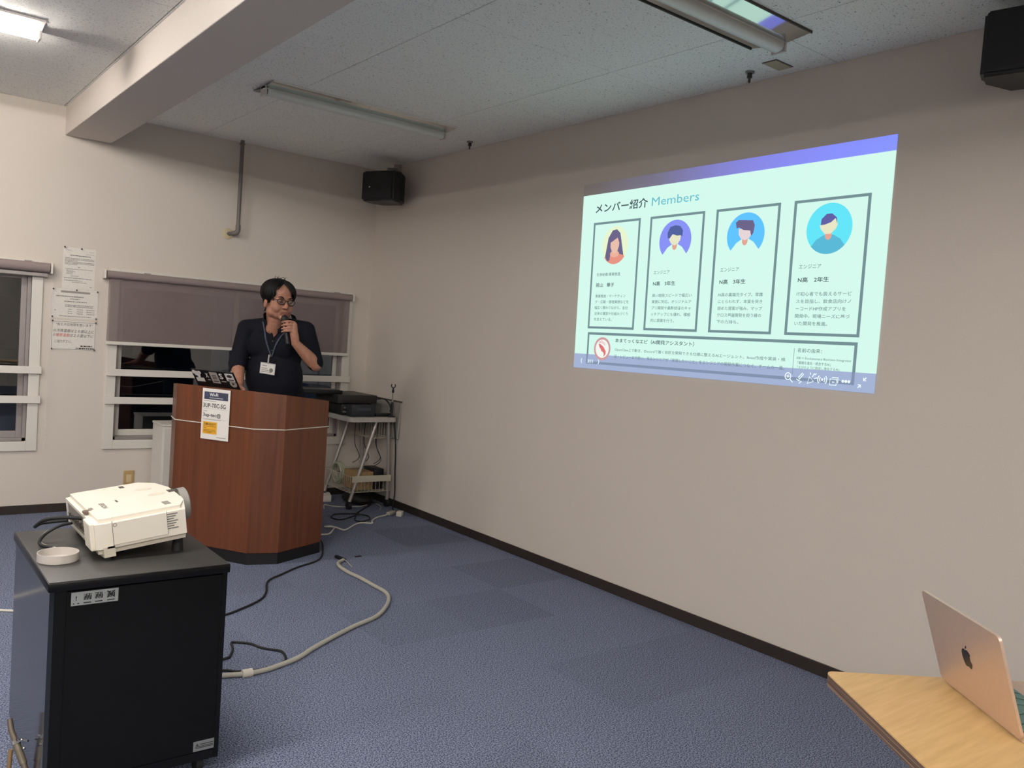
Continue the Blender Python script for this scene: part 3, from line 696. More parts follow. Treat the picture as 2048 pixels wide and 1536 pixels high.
def torso(mb, g):
    rot = TM.to_3x3().to_4x4()
    def E(c, r, M=TM): mb.ico(M @ Vector(c), tuple(v+g for v in r), 3, rot)
    E((0, 0, 1.23), (.178, .112, .20)); E((0, -.012, 1.06), (.194, .136, .20)); E((0, -.005, .93), (.19, .128, .15), PM)
    mb.capsule(Rs, NB+Vector((0, 0, -.025)), .052+g, .07+g, 3); mb.capsule(Ls, NB+Vector((0, 0, -.025)), .052+g, .07+g, 3)
    E((.075, -.05, 1.27), (.09, .07, .10)); E((-.075, -.05, 1.27), (.09, .07, .10))
mb = MB(); torso(mb, -.006)
hm = lambda x, y, z: HM @ Vector((x, y, z))
hr = HM.to_3x3().normalized().to_4x4()
def HE(c, r): mb.ico(hm(*c), tuple(v*HS for v in r) if isinstance(r, tuple) else r*HS, 3, hr)
HE((0, .02, .036), (.076, .096, .076)); HE((0, -.032, -.03), (.067, .060, .086)); HE((0, -.030, -.080), (.064, .055, .043))
for s in (-1, 1):
    HE((s*.037, -.056, -.046), (.033, .034, .034)); HE((s*.079, .012, -.036), (.010, .018, .030)); HE((s*.011, -.098, -.036), .0095)
    HE((s*.034, -.079, .0), (.016, .010, .009)); HE((s*.046, -.02, -.076), (.03, .047, .036))
HE((0, -.079, -.103), (.022, .016, .017))
mb.capsule(hm(-.036, -.079, .022), hm(.036, -.079, .022), .011, .011)
mb.capsule(hm(0, -.088, .006), hm(0, -.112, -.033), .0085, .0125)
mb.capsule(hm(-.017, -.086, -.066), hm(.017, -.086, -.066), .0075, .0075); mb.capsule(hm(-.014, -.084, -.077), hm(.014, -.084, -.077), .0085, .0085)
mb.capsule(hm(0, .03, -.06), NB+Vector((0, 0, -.02)), .058, .064, 3); mb.capsule(hm(0, -.02, -.085), NB+Vector((.03, .04, -.03)), .048, .055, 3)
# arms
for S_, E_, W_, in ((Rs, Re, Rw), (Ls, Le, Lw)):
    mb.capsule(S_, E_, .05, .043); mb.capsule(E_, E_.lerp(W_, .35), .045, .043); mb.capsule(E_.lerp(W_, .35), W_, .043, .028)
# left hand closed on the microphone
mb.capsule(Lw, V(1.282, 1.404, 1.355), .027, .028); mb.capsule(V(1.284, 1.402, 1.36), V(1.288, 1.402, 1.415), .027, .024)
FZ = [1.431, 1.410, 1.389, 1.370]; FR = [.0080, .0083, .0080, .0072]
for z, r_ in zip(FZ, FR):
    a, b, c, d = V(1.286, 1.412, z), V(1.318, 1.416, z+.008), V(1.346, 1.396, z+.004), V(1.351, 1.366, z-.002)
    mb.capsule(a, b, r_*1.12, r_); mb.capsule(b, c, r_, r_*.95); mb.capsule(c, d, r_*.95, r_*.82)
mb.capsule(V(1.272, 1.388, 1.365), V(1.296, 1.352, 1.405), .014, .011); mb.capsule(V(1.296, 1.352, 1.405), V(1.330, 1.340, 1.43), .0105, .009)
# right hand resting on the keyboard
dr = (Rh-Rw).normalized(); sd = dr.cross(Vector((0, 0, 1))).normalized()
mb.capsule(Rw, Rw+dr*.04, .027, .026)
for k in range(4):
    p0 = Rw+dr*.03+sd*(k-1.5)*.012; p1 = Rw+dr*.085+sd*(k-1.5)*.021+Vector((0, 0, .004)); 
    mb.capsule(p0, p1, .016, .0115); ln = (.038, .045, .042, .033)[k]
    p2 = p1+dr*ln*.6+sd*(k-1.5)*.003+Vector((0, 0, .002)); p3 = p2+dr*ln*.5+Vector((0, 0, -.016))
    mb.capsule(p1, p2, .0095, .0088); mb.capsule(p2, p3, .0088, .0075)
mb.capsule(Rw+dr*.03-sd*.02, Rw+dr*.06-sd*.05, .014, .011); mb.capsule(Rw+dr*.06-sd*.05, Rw+dr*.09-sd*.06+Vector((0, 0, -.006)), .0105, .009)
# legs
for s in (-1, 1):
    hp, kn, an = PM @ Vector((s*.09, 0, .86)), PM @ Vector((s*.10, -.015, .48)), PM @ Vector((s*.105, .02, .09))
    mb.capsule(hp, kn, .082, .052); mb.capsule(kn, an, .052, .036); mb.capsule(an, PM @ Vector((s*.11, -.10, .05)), .036, .03)
body = remesh('body', mb, .0040, M_skin, person, 3, .5)
body.data.materials.append(M_lip)
HI = HM.inverted()
for p in body.data.polygons:
    c = HI @ p.center
    if abs(c.x) < .024-.3*max(0, abs(c.z+.071)-.004) and -.081 < c.z < -.061 and -.106 < c.y < -.083: p.material_index = 1
# shirt
mb = MB(); torso(mb, .008)
mb.capsule(Rs, Re+(Re-Rs)*.02, .059, .060, 3); mb.capsule(Re, Re.lerp(Rw, .12), .058, .056, 3)
mb.capsule(Ls, Ls.lerp(Le, .95), .059, .0545, 3)
mb.capsule(hm(0, .045, -.105), NB, .064, .085, 3)
shirt = remesh('shirt', mb, .006, M_shirt, person, 6, .5)
# open the collar in a V at the throat
TI = TM.inverted()
b_ = bmesh.new(); b_.from_mesh(shirt.data); kill = []
for f_ in b_.faces:
    c = TI @ f_.calc_center_median()
    if c.z > 1.31 and c.y < -.02:
        wdt = (c.z-1.318)*.62
        if abs(c.x-.036) < wdt and c.z < 1.50: kill.append(f_)
bmesh.ops.delete(b_, geom=kill, context='FACES'); b_.to_mesh(shirt.data); b_.free()
so = shirt.modifiers.new('thick', 'SOLIDIFY'); so.thickness = .003; so.offset = -1
# collar: two flaps following the neck
BV = BVHTree.FromObject(shirt, bpy.context.evaluated_depsgraph_get()) if False else None
dg = bpy.context.evaluated_depsgraph_get()
b_ = bmesh.new(); b_.from_mesh(shirt.data); BV = BVHTree.FromBMesh(b_); b_.free()
def on_shirt(x, z, off=.004):
    """point on the shirt front at torso-frame x, height z"""
    o_ = TM @ Vector((x, -.6, z)); d_ = (TM.to_3x3() @ Vector((0, 1, 0))).normalized()
    h = BV.ray_cast(o_, d_)
    return (h[0]-d_*off) if h[0] is not None else TM @ Vector((x, -.12, z))
for s in (-1, 1):
    m = MB(); rows = []
    for k in range(9):
        t_ = k/8
        ang = math.radians(172*(1-t_)+14*t_)
        cx_ = s*math.sin(ang)*.082+.006*(1-t_); cy_ = -math.cos(ang)*.082*1.0+.004
        zi = 1.488-.085*t_**1.3; zo = zi-.034-.012*t_
        ctr = Vector((.03, -.006, 0))
        rows.append((TM @ (Vector((cx_, cy_, zi))+ctr), TM @ (Vector((cx_*1.22+s*.006*t_, cy_*1.22-.006*t_, zo))+ctr)))
    for (a, b), (c, d) in zip(rows, rows[1:]): m.face([a, b, d, c])
    bmesh.ops.remove_doubles(m.bm, verts=m.bm.verts, dist=1e-5)
    o_ = m.build('collar', M_shirt, person, 60); md = o_.modifiers.new('t', 'SOLIDIFY'); md.thickness = .004; md.offset = 0
for s in (-1, 1):
    pts = [on_shirt(.036+s*((z-1.318)*.62+.004), z, .001) for z in (1.316, 1.335, 1.355, 1.375, 1.395, 1.41)]
    MB().tube(smooth_path(pts, 3), .0055, 8).build('placket_edge', M_shirt, person, 60)
for k, z in enumerate((1.30, 1.24)):
    p = on_shirt(.036, z, .002)
    MB().ico(p, (.0045, .0045, .0045), 2).build('button', mat('button_horn', (96, 84, 66), .4), person, 60)
# trousers and shoes
mb = MB()
mb.ico(PM @ Vector((0, -.002, .90)), (.176, .126, .12), 3, PM.to_3x3().to_4x4())
for s in (-1, 1):
    hp, kn, an = PM @ Vector((s*.09, 0, .86)), PM @ Vector((s*.10, -.015, .48)), PM @ Vector((s*.105, .02, .07))
    mb.capsule(hp, kn, .095, .068); mb.capsule(kn, an, .068, .056)
remesh('trousers', mb, .01, M_trous, person, 4)
for s in (-1, 1):
    mb = MB(); mb.capsule(PM @ Vector((s*.105, .05, .045)), PM @ Vector((s*.112, -.13, .036)), .044, .036); mb.ico(PM @ Vector((s*.108, 0, .07)), .05)
    sh = remesh('shoe', mb, .008, mat('shoe_black', (22, 20, 20), .4), person, 3)
    for v in sh.data.vertices: v.co.z = max(v.co.z, .002)
# hair: cap plus swept locks
mb = MB()
def HE2(c, r): mb.ico(hm(*c), tuple(v*HS for v in r), 3, hr)
HE2((0, .034, .036), (.094, .101, .079)); HE2((0, .075, -.02), (.068, .048, .075))
for s in (-1, 1): HE2((s*.074, .028, .02), (.016, .045, .05))
hair = remesh('hair', mb, .005, M_hair, person, 3)
m = MB(); rnd = random.Random(3)
def scalp(az, el, k=1.0):
    a, e = math.radians(az), math.radians(el)
    return Vector((.097*k*math.sin(a)*math.cos(e), .028-.102*k*math.cos(a)*math.cos(e), .034+.083*k*math.sin(e)))
def lock(az, el_end, sweep, r=.007, k0=1.0, kend=1.04, tip=.0, el0=84):
    pts = []; w1, w2 = rnd.uniform(-.004, .004), rnd.uniform(-.004, .004)
    for q in range(7):
        t_ = q/6
        p = scalp(az+sweep*t_, el0+(el_end-el0)*t_, k0+(kend-k0)*t_)
        pts.append(HM @ (p+Vector((w1*math.sin(t_*5), -.003*t_*t_+w2*math.sin(t_*4), -tip*t_*t_))))
    m.tube(smooth_path(pts, 2), [r*(.75+.5*math.sin(min(1, j/9)*2.2))*(1-.9*(j/12)**2.5)*HS for j in range(13)], 5)
for az in range(-180, 180, 4):
    for rep in range(3):
        a = az+rnd.uniform(-3, 3); A_ = abs((a+180) % 360-180)
        if A_ < 34: continue
        sgn = 1 if a > 0 else -1
        if A_ < 58: end = rnd.uniform(-14, 14); swp = rnd.uniform(2, 12)*sgn
        elif A_ < 80: end = rnd.uniform(-40, -8); swp = rnd.uniform(-2, 8)*sgn
        elif A_ < 112: end = rnd.uniform(-34, -16); swp = rnd.uniform(-3, 6)*sgn
        else: end = rnd.uniform(-66, -44); swp = rnd.uniform(-6, 6)
        lock(a, end, swp, rnd.uniform(.006, .0095), rnd.uniform(.99, 1.03), rnd.uniform(1.02, 1.10), el0=rnd.uniform(78, 88))
# fringe: parted off centre and swept to both temples
for q in range(34):
    lock(-8+q*1.1, rnd.uniform(8, 28)-abs(q-17)*.5, rnd.uniform(26, 50), rnd.uniform(.005, .0075), 1.0, rnd.uniform(1.02, 1.08), rnd.uniform(.0, .01))
for q in range(30):
    lock(-4-q*1.2, rnd.uniform(12, 32), -rnd.uniform(24, 46), rnd.uniform(.005, .0075), 1.0, rnd.uniform(1.02, 1.08), rnd.uniform(0, .008))
for s in (-1, 1):                                     # long locks falling past the temples
    for q in range(9): lock(s*rnd.uniform(42, 66), rnd.uniform(-34, -14), s*rnd.uniform(-2, 8), rnd.uniform(.006, .008), 1.0, rnd.uniform(1.03, 1.09))
for q in range(16):                                   # flyaway strands on top
    p0 = HM @ scalp(rnd.uniform(0, 360), rnd.uniform(62, 85), .98); d_ = Vector((rnd.uniform(-1, 1), rnd.uniform(-1, 1), rnd.uniform(.5, 1))).normalized()
    s_ = Vector((rnd.uniform(-1, 1), rnd.uniform(-1, 1), -.2))
    m.tube([p0, p0+d_*.018, p0+d_*.03+s_*.01, p0+d_*.034+s_*.024], [.0016, .0013, .001, .0005], 4)
m.build('hair_locks', M_hair, person, 70)
# eyes, brows
for s in (-1, 1):
    m = MB(); m.ico(hm(s*.033, -.0845, -.001), (.012*HS, .006*HS, .0034*HS), 2, hr); ey = m.build('eye', mat('eye_white', (214, 206, 198), .3), person, 80)
    MB().ico(hm(s*.033+.002, -.0902, -.0022), (.0038*HS, .0014, .003*HS), 2, hr).build('iris', mat('iris_brown', (34, 24, 20), .25), ey, 80)
    mm = MB(); mm.tube(smooth_path([hm(s*.016, -.0905, .019), hm(s*.034, -.089, .025), hm(s*.052, -.078, .020)], 4), [.003, .0036, .004, .004, .004, .0036, .003, .002, .0012], 6); mm.build('eyebrow', M_hair, person, 60)
# glasses
gl = MB()
for s in (-1, 1):
    gl.tube([hm(s*.0335+.026*math.cos(a*math.pi/12), -.104+abs(.0245*math.cos(a*math.pi/12)+s*.0335)**2*3.2, -.002+.0175*math.sin(a*math.pi/12)) for a in range(24)], .0021, 6, True)
    gl.tube([hm(s*.057, -.093, .006), hm(s*.074, -.07, .006), hm(s*.083, .0, .0), hm(s*.085, .02, -.02)], .0021, 6)
gl.tube(smooth_path([hm(-.009, -.104, .002), hm(0, -.1065, .006), hm(.009, -.104, .002)], 4), .002, 6)
gl = gl.build('glasses', mat('spectacle_frame', (18, 16, 16), .25), person, 60)
for s in (-1, 1):
    m = MB(); m.face([hm(s*.0335+.0238*math.cos(a*math.pi/12), -.104+abs(.0238*math.cos(a*math.pi/12)+s*.0335)**2*3.2, -.002+.0178*math.sin(a*math.pi/12)) for a in range(24)]); m.build('lens', M_lens, gl)

# microphone in his hand
mt, mbm = Vector((1.328, 1.345, 1.458)), Vector((1.318, 1.396, 1.292))
ax = (mt-mbm).normalized()
t = thing('microphone', 'black handheld microphone held to the mouth by the man', 'microphone', mbm)
rm = ax.to_track_quat('Z', 'Y').to_matrix().to_4x4(); L_ = (mt-mbm).length
MB().lathe([(.010, 0), (.0125, .004), (.0125, L_*.35), (.014, L_*.7), (.0155, L_*.74)], 18, rm).build('handle', mat('mic_body', (30, 31, 33), .4), t, 40)
MB().lathe([(.0155, L_*.74), (.021, L_*.8), (.0215, L_*.84)], 18, rm).build('collar_ring', M_black, t, 40)
MB().lathe([(.021, L_*.84), (.0235, L_*.9), (.0235, L_*.98), (.018, L_*1.06), (.006, L_*1.10)], 18, rm).build('grille', noisy(mat('mic_grille', rough=.5, metal=.4), (900, 900, 900), (10, 10, 11), (52, 50, 50), bump=.4), t, 60)
MB().box(-.003, .003, .0125, .0138, L_*.5, L_*.58).xf(rm).build('switch', M_steel, t)
# lanyard with badge
t = thing('name_badge', 'white name badge on a blue-grey lanyard hanging on the chest', 'badge', (1.20, 1.0, 0))
bx_, bz_ = .034, 1.196
left = [on_shirt(-.070+(bx_+.070)*k/7, 1.425-(1.425-bz_)*k/7, .005) for k in range(8)]
right = [on_shirt(.118+(bx_-.118)*k/7, 1.40-(1.40-bz_)*k/7, .005) for k in range(8)]
for pts in (left, right):
    pp = smooth_path(pts, 3); m = MB(); tl = TM.to_3x3()
    wv = (tl @ Vector((1, 0, 0))).normalized()*.0055
    for a, b in zip(pp, pp[1:]): m.face([a-wv, a+wv, b+wv, b-wv])
    bmesh.ops.remove_doubles(m.bm, verts=m.bm.verts, dist=1e-5)
    o_ = m.build('strap', noisy(mat('lanyard_blue', rough=.7), (200, 200, 200), (50, 58, 74), (70, 78, 94)), t, 60); md = o_.modifiers.new('t', 'SOLIDIFY'); md.thickness = .002; md.offset = 0
pc = on_shirt(bx_, bz_, .009); fwd = (TM.to_3x3() @ Vector((0, -1, 0))).normalized()
q0 = on_shirt(bx_, 1.155, .012); q1 = on_shirt(bx_, 1.085, .012)
BM = Matrix.Translation((q0+q1)/2+fwd*.004) @ TM.to_3x3().to_4x4() @ Matrix.Rotation(math.radians(4), 4, 'Y')
MB().box(-.006, .006, -.005, .004, .033, .078, .002).xf(BM).build('clip', M_chrome, t)
MB().cyl(BM @ Vector((0, 0, .076)), BM @ Vector((0, 0, .092)), .007, n=12).build('clip_ring', M_chrome, t)
MB().box(-.055, .055, -.0015, .0015, -.037, .037, .001).xf(BM).build('holder', mat('badge_sleeve', (190, 190, 192), .15), t)
cdm = MB().box(-.050, .050, -.0026, -.0016, -.032, .030).xf(BM).build('card', mat('badge_card', (214, 212, 208), .5), t)
for v, u0, u1 in ((.018, -.04, -.005), (.0, -.042, .0), (-.012, -.042, .01), (-.022, -.042, .03)):
    MB().box(u0, u1, -.0029, -.0026, v-.002, v+.002).xf(BM).build('print_line', M_greyink, t)
MB().lathe([(.014, 0), (.014, .0003), (.011, .0003)], 20, BM @ Matrix.Translation((.028, -.0026, -.008)) @ Matrix.Rotation(math.pi/2, 4, 'X')).build('badge_logo', M_greyink, t)

# ================================================================== EQUIPMENT CART IN THE CORNER
cart = thing('equipment_cart', 'grey trolley table with splayed tube legs and wire baskets in the corner', 'trolley', (.26, .38, 0))
CO = Vector((.26, .38, 0)); cv = lambda x, y, z: Vector((x, y, z))-CO
def rrect(x0, x1, y0, y1, r, n=5):
    out = []
    for cx_, cy_, a0 in ((x1-r, y1-r, 0), (x0+r, y1-r, 90), (x0+r, y0+r, 180), (x1-r, y0+r, 270)):
        out += [(cx_+r*math.cos(math.radians(a0+90*k/n)), cy_+r*math.sin(math.radians(a0+90*k/n))) for k in range(n+1)]
    return out
poly = [(x-CO.x, y-CO.y) for x, y in rrect(.035, .467, .05, .66, .05)]
MB().prism(poly, .700, .737).build('table_top', noisy(mat('cart_grey', rough=.5), (60, 60, 60), (166, 160, 154), (174, 168, 162)), cart, 40)
M_leg = mat('cart_leg', (170, 164, 158), .3, .5)
for yy, dy in ((.58, 0), (.13, 0)):
    for pts in ([(.205, .69), (.20, .655), (.36, .14), (.385, .06)], [(.085, .69), (.078, .655), (.055, .3), (.05, .06)]):
        MB().tube(smooth_path([cv(x, yy, z) for x, z in pts], 4), .0145, 12).build('leg', M_leg, cart, 60)
    for fx in (.39, .05):
        c = MB(); c.cyl(cv(fx-.014, yy, .03), cv(fx+.014, yy, .03), .03, n=18); c.build('castor', M_blacksoft, cart, 40)
    MB().tube([cv(.33, yy, .22), cv(.06, yy, .22)], .009, 8).build('cross_bar', M_leg, cart, 60)
M_bw = mat('basket_wire', (176, 170, 152), .45)
def basket(x0, x1, y0, y1, z0, z1, nx, ny, r, name):
    m = MB(); c = lambda x, y, z: cv(x, y, z)
    for z in (z0, z1): m.tube([c(x0, y0, z), c(x1, y0, z), c(x1, y1, z), c(x0, y1, z)], r*1.6, 6, True)
    for k in range(nx+1):
        x = x0+(x1-x0)*k/nx; m.tube([c(x, y0, z1), c(x, y0, z0), c(x, y1, z0), c(x, y1, z1)], r, 4)
    for k in range(1, ny):
        y = y0+(y1-y0)*k/ny; m.tube([c(x0, y, z1), c(x0, y, z0), c(x1, y, z0), c(x1, y, z1)], r, 4)
    return m.build(name, M_bw, cart)
basket(.04, .40, .14, .60, .135, .262, 11, 14, .0018, 'lower_basket')
basket(.03, .22, .12, .56, .56, .69, 8, 10, .0016, 'upper_basket')
MB().box(.04-CO.x, .385-CO.x, .60-CO.y, .606-CO.y, .215, .265).build('basket_front_strip', mat('basket_strip', (190, 184, 164), .5), cart)
# equipment on top
def box_thing(name, label, cat, x0, x1, y0, y1, z0, z1, m, rz=0, bev=.004, part='case'):
    t = thing(name, label, cat, ((x0+x1)/2, (y0+y1)/2, z0), rz)
    MB().box(-(x1-x0)/2, (x1-x0)/2, -(y1-y0)/2, (y1-y0)/2, 0, z1-z0, bev).build(part, m, t, 40); return t
t = box_thing('audio_receiver', 'black audio receiver with small knobs on the corner trolley', 'receiver', .16, .465, .10, .50, .745, .823, M_black)
for k in range(5): MB().cyl((.10-.0*k, .2, .05), (.10, .2, .05), .001); 
for k in range(4):
    MB().cyl((.06+k*.022, .2, .052), (.06+k*.022, .212, .052), .008, n=12).build('knob', M_steel, t, 40)
MB().box(.03, .14, .2, .2025, .014, .026).build('display', mat('display_grey', (120, 124, 130), .3), t)
for sx_ in (-1, 1):
    for sy_ in (-1, 1): MB().cyl((sx_*.12, sy_*.16, -.008), (sx_*.12, sy_*.16, .002), .012, n=10).build('foot', M_blacksoft, t)
t = box_thing('amplifier', 'flat black amplifier on top of the audio receiver', 'amplifier', .155, .50, .10, .505, .831, .897, mat('amp_metal', (30, 27, 26), .42))
for sx_ in (-1, 1):
    for sy_ in (-1, 1): MB().cyl((sx_*.12, sy_*.16, -.008), (sx_*.12, sy_*.16, .002), .012, n=10).build('foot', M_blacksoft, t)
t = box_thing('record_deck', 'low black deck lying across the amplifier behind the lectern', 'deck', .42, .76, .10, .42, .897, .925, M_black)
MB().box(-.15, .15, -.14, .14, .028, .031).build('lid', mat('deck_lid', (26, 26, 30), .25), t)
t = box_thing('mixer_box', 'dark blue-black box in front of the receiver on the trolley', 'box', .225, .43, .515, .615, .737, .828, mat('box_slate', (34, 38, 46), .5))
MB().box(-.06, .06, .05, .0515, .05, .07).build('label_plate', mat('slate_label', (58, 62, 70), .5), t)
t = box_thing('power_strip', 'black power strip on the front right of the trolley', 'power strip', .055, .21, .54, .60, .737, .762, M_black)
for k in range(3): MB().box(-.06+k*.04, -.035+k*.04, -.015, .015, .025, .027).build('socket', M_seam, t)
t = thing('desktop_mic_stand', 'small black and silver microphone stand with clip on the trolley', 'microphone stand', (.085, .63, .737))
MB().lathe([(.03, 0), (.03, .008), (.012, .014), (.009, .02)], 16).build('base', M_black, t, 40)
MB().cyl((0, 0, .015), (0, 0, .12), .0105, n=12).build('lower_tube', M_black, t, 40)
MB().cyl((0, 0, .12), (0, 0, .20), .006, n=12).build('upper_tube', M_chrome, t, 40)
MB().lathe([(.006, .195), (.0095, .2), (.0095, .22), (.006, .225), (.006, .235)], 12).build('joint', M_black, t, 40)
rr_ = Matrix.Rotation(math.radians(142), 4, 'Z')
MB().tube([rr_ @ Vector((.016*math.sin(math.radians(a)), 0, .252-.016*math.cos(math.radians(a)))) for a in range(-140, 141, 20)], .0045, 8).build('clip', M_black, t, 60)
t = thing('signal_cable', 'thin black cables arching behind the microphone stand', 'cable', (.1, .5, .74))
for k, (h, e) in enumerate(((.13, .09), (.10, .06))):
    MB().tube(smooth_path([(.055, .0, .135-.01*k), (.0, .03, .13), (-.045, .05, h*.7), (-.055+.02*k, .06, .03)], 6), .0035, 6).build('strand', M_blacksoft, t, 60)
# things in the lower basket
t = box_thing('cardboard_box', 'open cardboard box in the wire basket of the trolley', 'box', .17, .32, .33, .55, .140, .285, noisy(mat('cardboard', rough=.85), (40, 40, 40), (150, 122, 84), (162, 134, 94)))
t = box_thing('power_adapter', 'black power adapter lying at the right of the wire basket', 'adapter', .07, .16, .36, .54, .140, .305, M_black)
t = thing('cable_coil', 'coil of pale green-grey cable in the left of the basket', 'cable coil', (.325, .24, .15))
m = MB()
pts = []
for k in range(120):
    a = k/120*2*math.pi*7; pts.append((.0+.02*math.sin(k*.11), .085*math.cos(a)*(1+.08*math.sin(k*.37)), .085+.075*math.sin(a)*(1+.08*math.cos(k*.29))+.01*math.sin(k*.2)))
m.tube(pts, .006, 6); m.build('coil', mat('pale_cable', (168, 172, 148), .5), t, 60)
t = thing('dark_pouch', 'crumpled black pouch on the floor under the trolley basket', 'pouch', (.2, .36, 0))
mb = MB(); mb.ico((0, 0, .04), (.12, .16, .055), 3); mb.ico((.05, .06, .05), (.06, .08, .05), 3); mb.ico((-.06, -.04, .06), (.05, .07, .05), 3)
for v in mb.bm.verts: v.co.z = max(v.co.z, .001)
remesh('pouch', mb, .012, M_blacksoft, t, 2)
t = thing('basket_wires', 'thin black wires hanging below the trolley top', 'cable', (.1, .3, .3))
for x, y in ((.12, .0), (.06, .05), (-.02, .1), (.03, .2)):
    MB().tube(smooth_path([(x, y, .39), (x+.02, y+.03, .2), (x-.02, y+.05, .08), (x+.04, y+.05, .03)], 5), .0028, 5).build('strand', M_blacksoft, t, 60)
t = thing('hanging_cable', 'black cable running down the right trolley leg to the floor', 'cable', (.03, .62, .0))
MB().tube(smooth_path([(.02, .0, .7), (.0, .01, .5), (-.004, .02, .3), (-.008, .03, .12), (.03, .08, .006), (.06, .2, .006)], 6), .005, 6).build('strand', M_blacksoft, t, 60)
t = thing('grey_wall_panel', 'grey panel leaning on the wall behind the trolley', 'panel', (.02, .42, .56))
MB().box(-.008, .008, -.22, .22, 0, .30, .004).xf(Matrix.Rotation(math.radians(-3), 4, 'Y')).build('board', mat('panel_grey', (150, 146, 138), .6), t)
MB().box(-.010, .010, -.225, .225, .292, .305, .003).xf(Matrix.Rotation(math.radians(-3), 4, 'Y')).build('edge', M_seam, t)
t = box_thing('paper_box', 'small white carton on the floor between lectern and trolley', 'box', .36, .48, .10, .26, .0, .052, M_paper, math.radians(-20))

# ================================================================== FLOOR CABLES
def cable(name, label, pts, r, m, z=None, cat='cable', n=5):
    o = thing(name, label, cat, (pts[0][0], pts[0][1], 0)); b = Vector((pts[0][0], pts[0][1], 0))
    P = [Vector((p[0], p[1], p[2] if len(p) > 2 else r))-b for p in pts]
    MB().tube(smooth_path(P, n), r, 8).build('strand', m, o, 60); return o
sheath = [(1.11, 1.92), (1.16, 1.96), (1.19, 2.03), (1.2, 2.16), (1.19, 2.29), (1.19, 2.44), (1.19, 2.58), (1.23, 2.69), (1.32, 2.81), (1.43, 2.91), (1.58, 2.98), (1.74, 3.07), (1.87, 3.15), (1.97, 3.22), (2.07, 3.26), (2.14, 3.28), (2.22, 3.28), (2.29, 3.26), (2.5, 3.2), (2.7, 3.15)]
o = cable('cable_bundle', 'thick grey sheathed cable curving across the carpet from the black cabinet', sheath, .0105, M_greywire)
b0 = Vector((1.11, 1.92, 0))
m = MB(); m.tube([Vector((2.195, 3.282, .012))-b0, Vector((2.235, 3.281, .012))-b0], .0175, 10); m.build('cable_tie', M_wire, o, 60)
m = MB(); m.box(-.012, .012, -.05, .05, .003, .018, .004).xf(Matrix.Translation(Vector((1.105, 1.875, 0))-b0) @ Matrix.Rotation(.1, 4, 'Z')); m.build('plug_end', M_black, o)
m = MB(); m.tube([Vector((1.11, 1.93, .02))-b0, Vector((1.118, 2.0, .016))-b0, Vector((1.12, 2.06, .004))-b0], .0025, 5); m.build('thin_wire', M_greywire, o)
cable('black_cable', 'black cable from the lectern plinth winding to the black cabinet', [(1.04, 1.40, .03), (1.06, 1.52, .02), (1.11, 1.64), (1.19, 1.79), (1.27, 1.87), (1.41, 1.94), (1.54, 2.03), (1.65, 2.11), (1.7, 2.19), (1.74, 2.29), (1.8, 2.39), (1.88, 2.46), (1.96, 2.51), (2.03, 2.55), (2.2, 2.62), (2.4, 2.8), (2.6, 3.1)], .0055, M_blacksoft)
cable('black_cable', 'black cable loop beside the tied grey cable near the cabinet', [(2.5, 3.1), (2.32, 3.18), (2.27, 3.2), (2.23, 3.235), (2.13, 3.255), (2.04, 3.225), (2.01, 3.18), (2.0, 3.11), (2.03, 3.07), (2.06, 3.03), (2.08, 2.97), (2.12, 2.93), (2.15, 2.92), (2.17, 2.99), (2.2, 3.05), (2.23, 3.08), (2.4, 3.12)], .0055, M_blacksoft)
o = cable('extension_cord', 'white extension cord zigzagging from the trolley towards the lectern', [(1.04, 1.29), (.96, 1.27), (.89, 1.27), (.81, 1.17), (.77, 1.11), (.78, 1.07), (.84, 1.1, .014), (.78, 1.14, .014), (.75, 1.2), (.71, 1.19), (.59, 1.08), (.52, 1.05), (.46, 1.09), (.42, 1.02), (.33, .93), (.24, .89), (.18, .85)], .0055, M_wire)
b0 = Vector((1.04, 1.29, 0))
m = MB(); m.box(-.018, .018, -.045, .045, 0, .026, .006).xf(Matrix.Translation(Vector((.165, .855, 0))-b0) @ Matrix.Rotation(math.radians(-60), 4, 'Z')); m.build('socket_end', M_greywire, o, 40)
m = MB(); m.box(-.022, .022, -.03, .03, .0, .04, .006).xf(Matrix.Translation(Vector((.13, .93, 0))-b0) @ Matrix.Rotation(math.radians(-50), 4, 'Z')); m.build('plug', M_wire, o, 40)
cable('black_cable', 'black cable in two loops on the carpet in front of the trolley', [(.14, .49), (.34, .68), (.43, .79), (.54, .87), (.63, .9), (.65, .82), (.59, .73), (.51, .73), (.44, .80, .014), (.37, .85), (.4, .95), (.47, 1.03, .016), (.51, 1.01), (.52, .94), (.41, .77, .018)], .005, M_blacksoft)
cable('grey_cable', 'thin grey cable lying under the trolley beside the white carton', [(.56, .5), (.5, .38), (.47, .44), (.40, .5), (.3, .52), (.25, .53), (.12, .45), (.07, .40)], .0045, M_greywire)
cable('grey_cable', 'short grey cable under the right side of the trolley', [(.27, .36), (.19, .42), (.1, .44), (.09, .52), (.12, .62), (.18, .7)], .0045, M_greywire)
cable('black_cable', 'tangle of black cable on the floor under the trolley basket', [(.05+.2*(.5+.5*math.sin(k*2.3)), .2+.3*(.5+.5*math.cos(k*1.7)), .006+.004*(k % 5)) for k in range(26)], .006, M_blacksoft)
cable('white_cable', 'white cable on the carpet at the left edge beside the black cabinet', [(2.86, 2.11), (2.925, 2.067), (3.0, 2.016), (3.4, 1.8), (4.2, 1.2), (5.0, .5), (5.2, .04)], .006, M_wire)
t = thing('carpet_scrap', 'tiny dark scrap on the carpet near the grey cable end', 'scrap', (.97, 1.85, 0)); MB().box(-.02, .02, -.01, .01, 0, .003).build('piece', M_blacksoft, t)

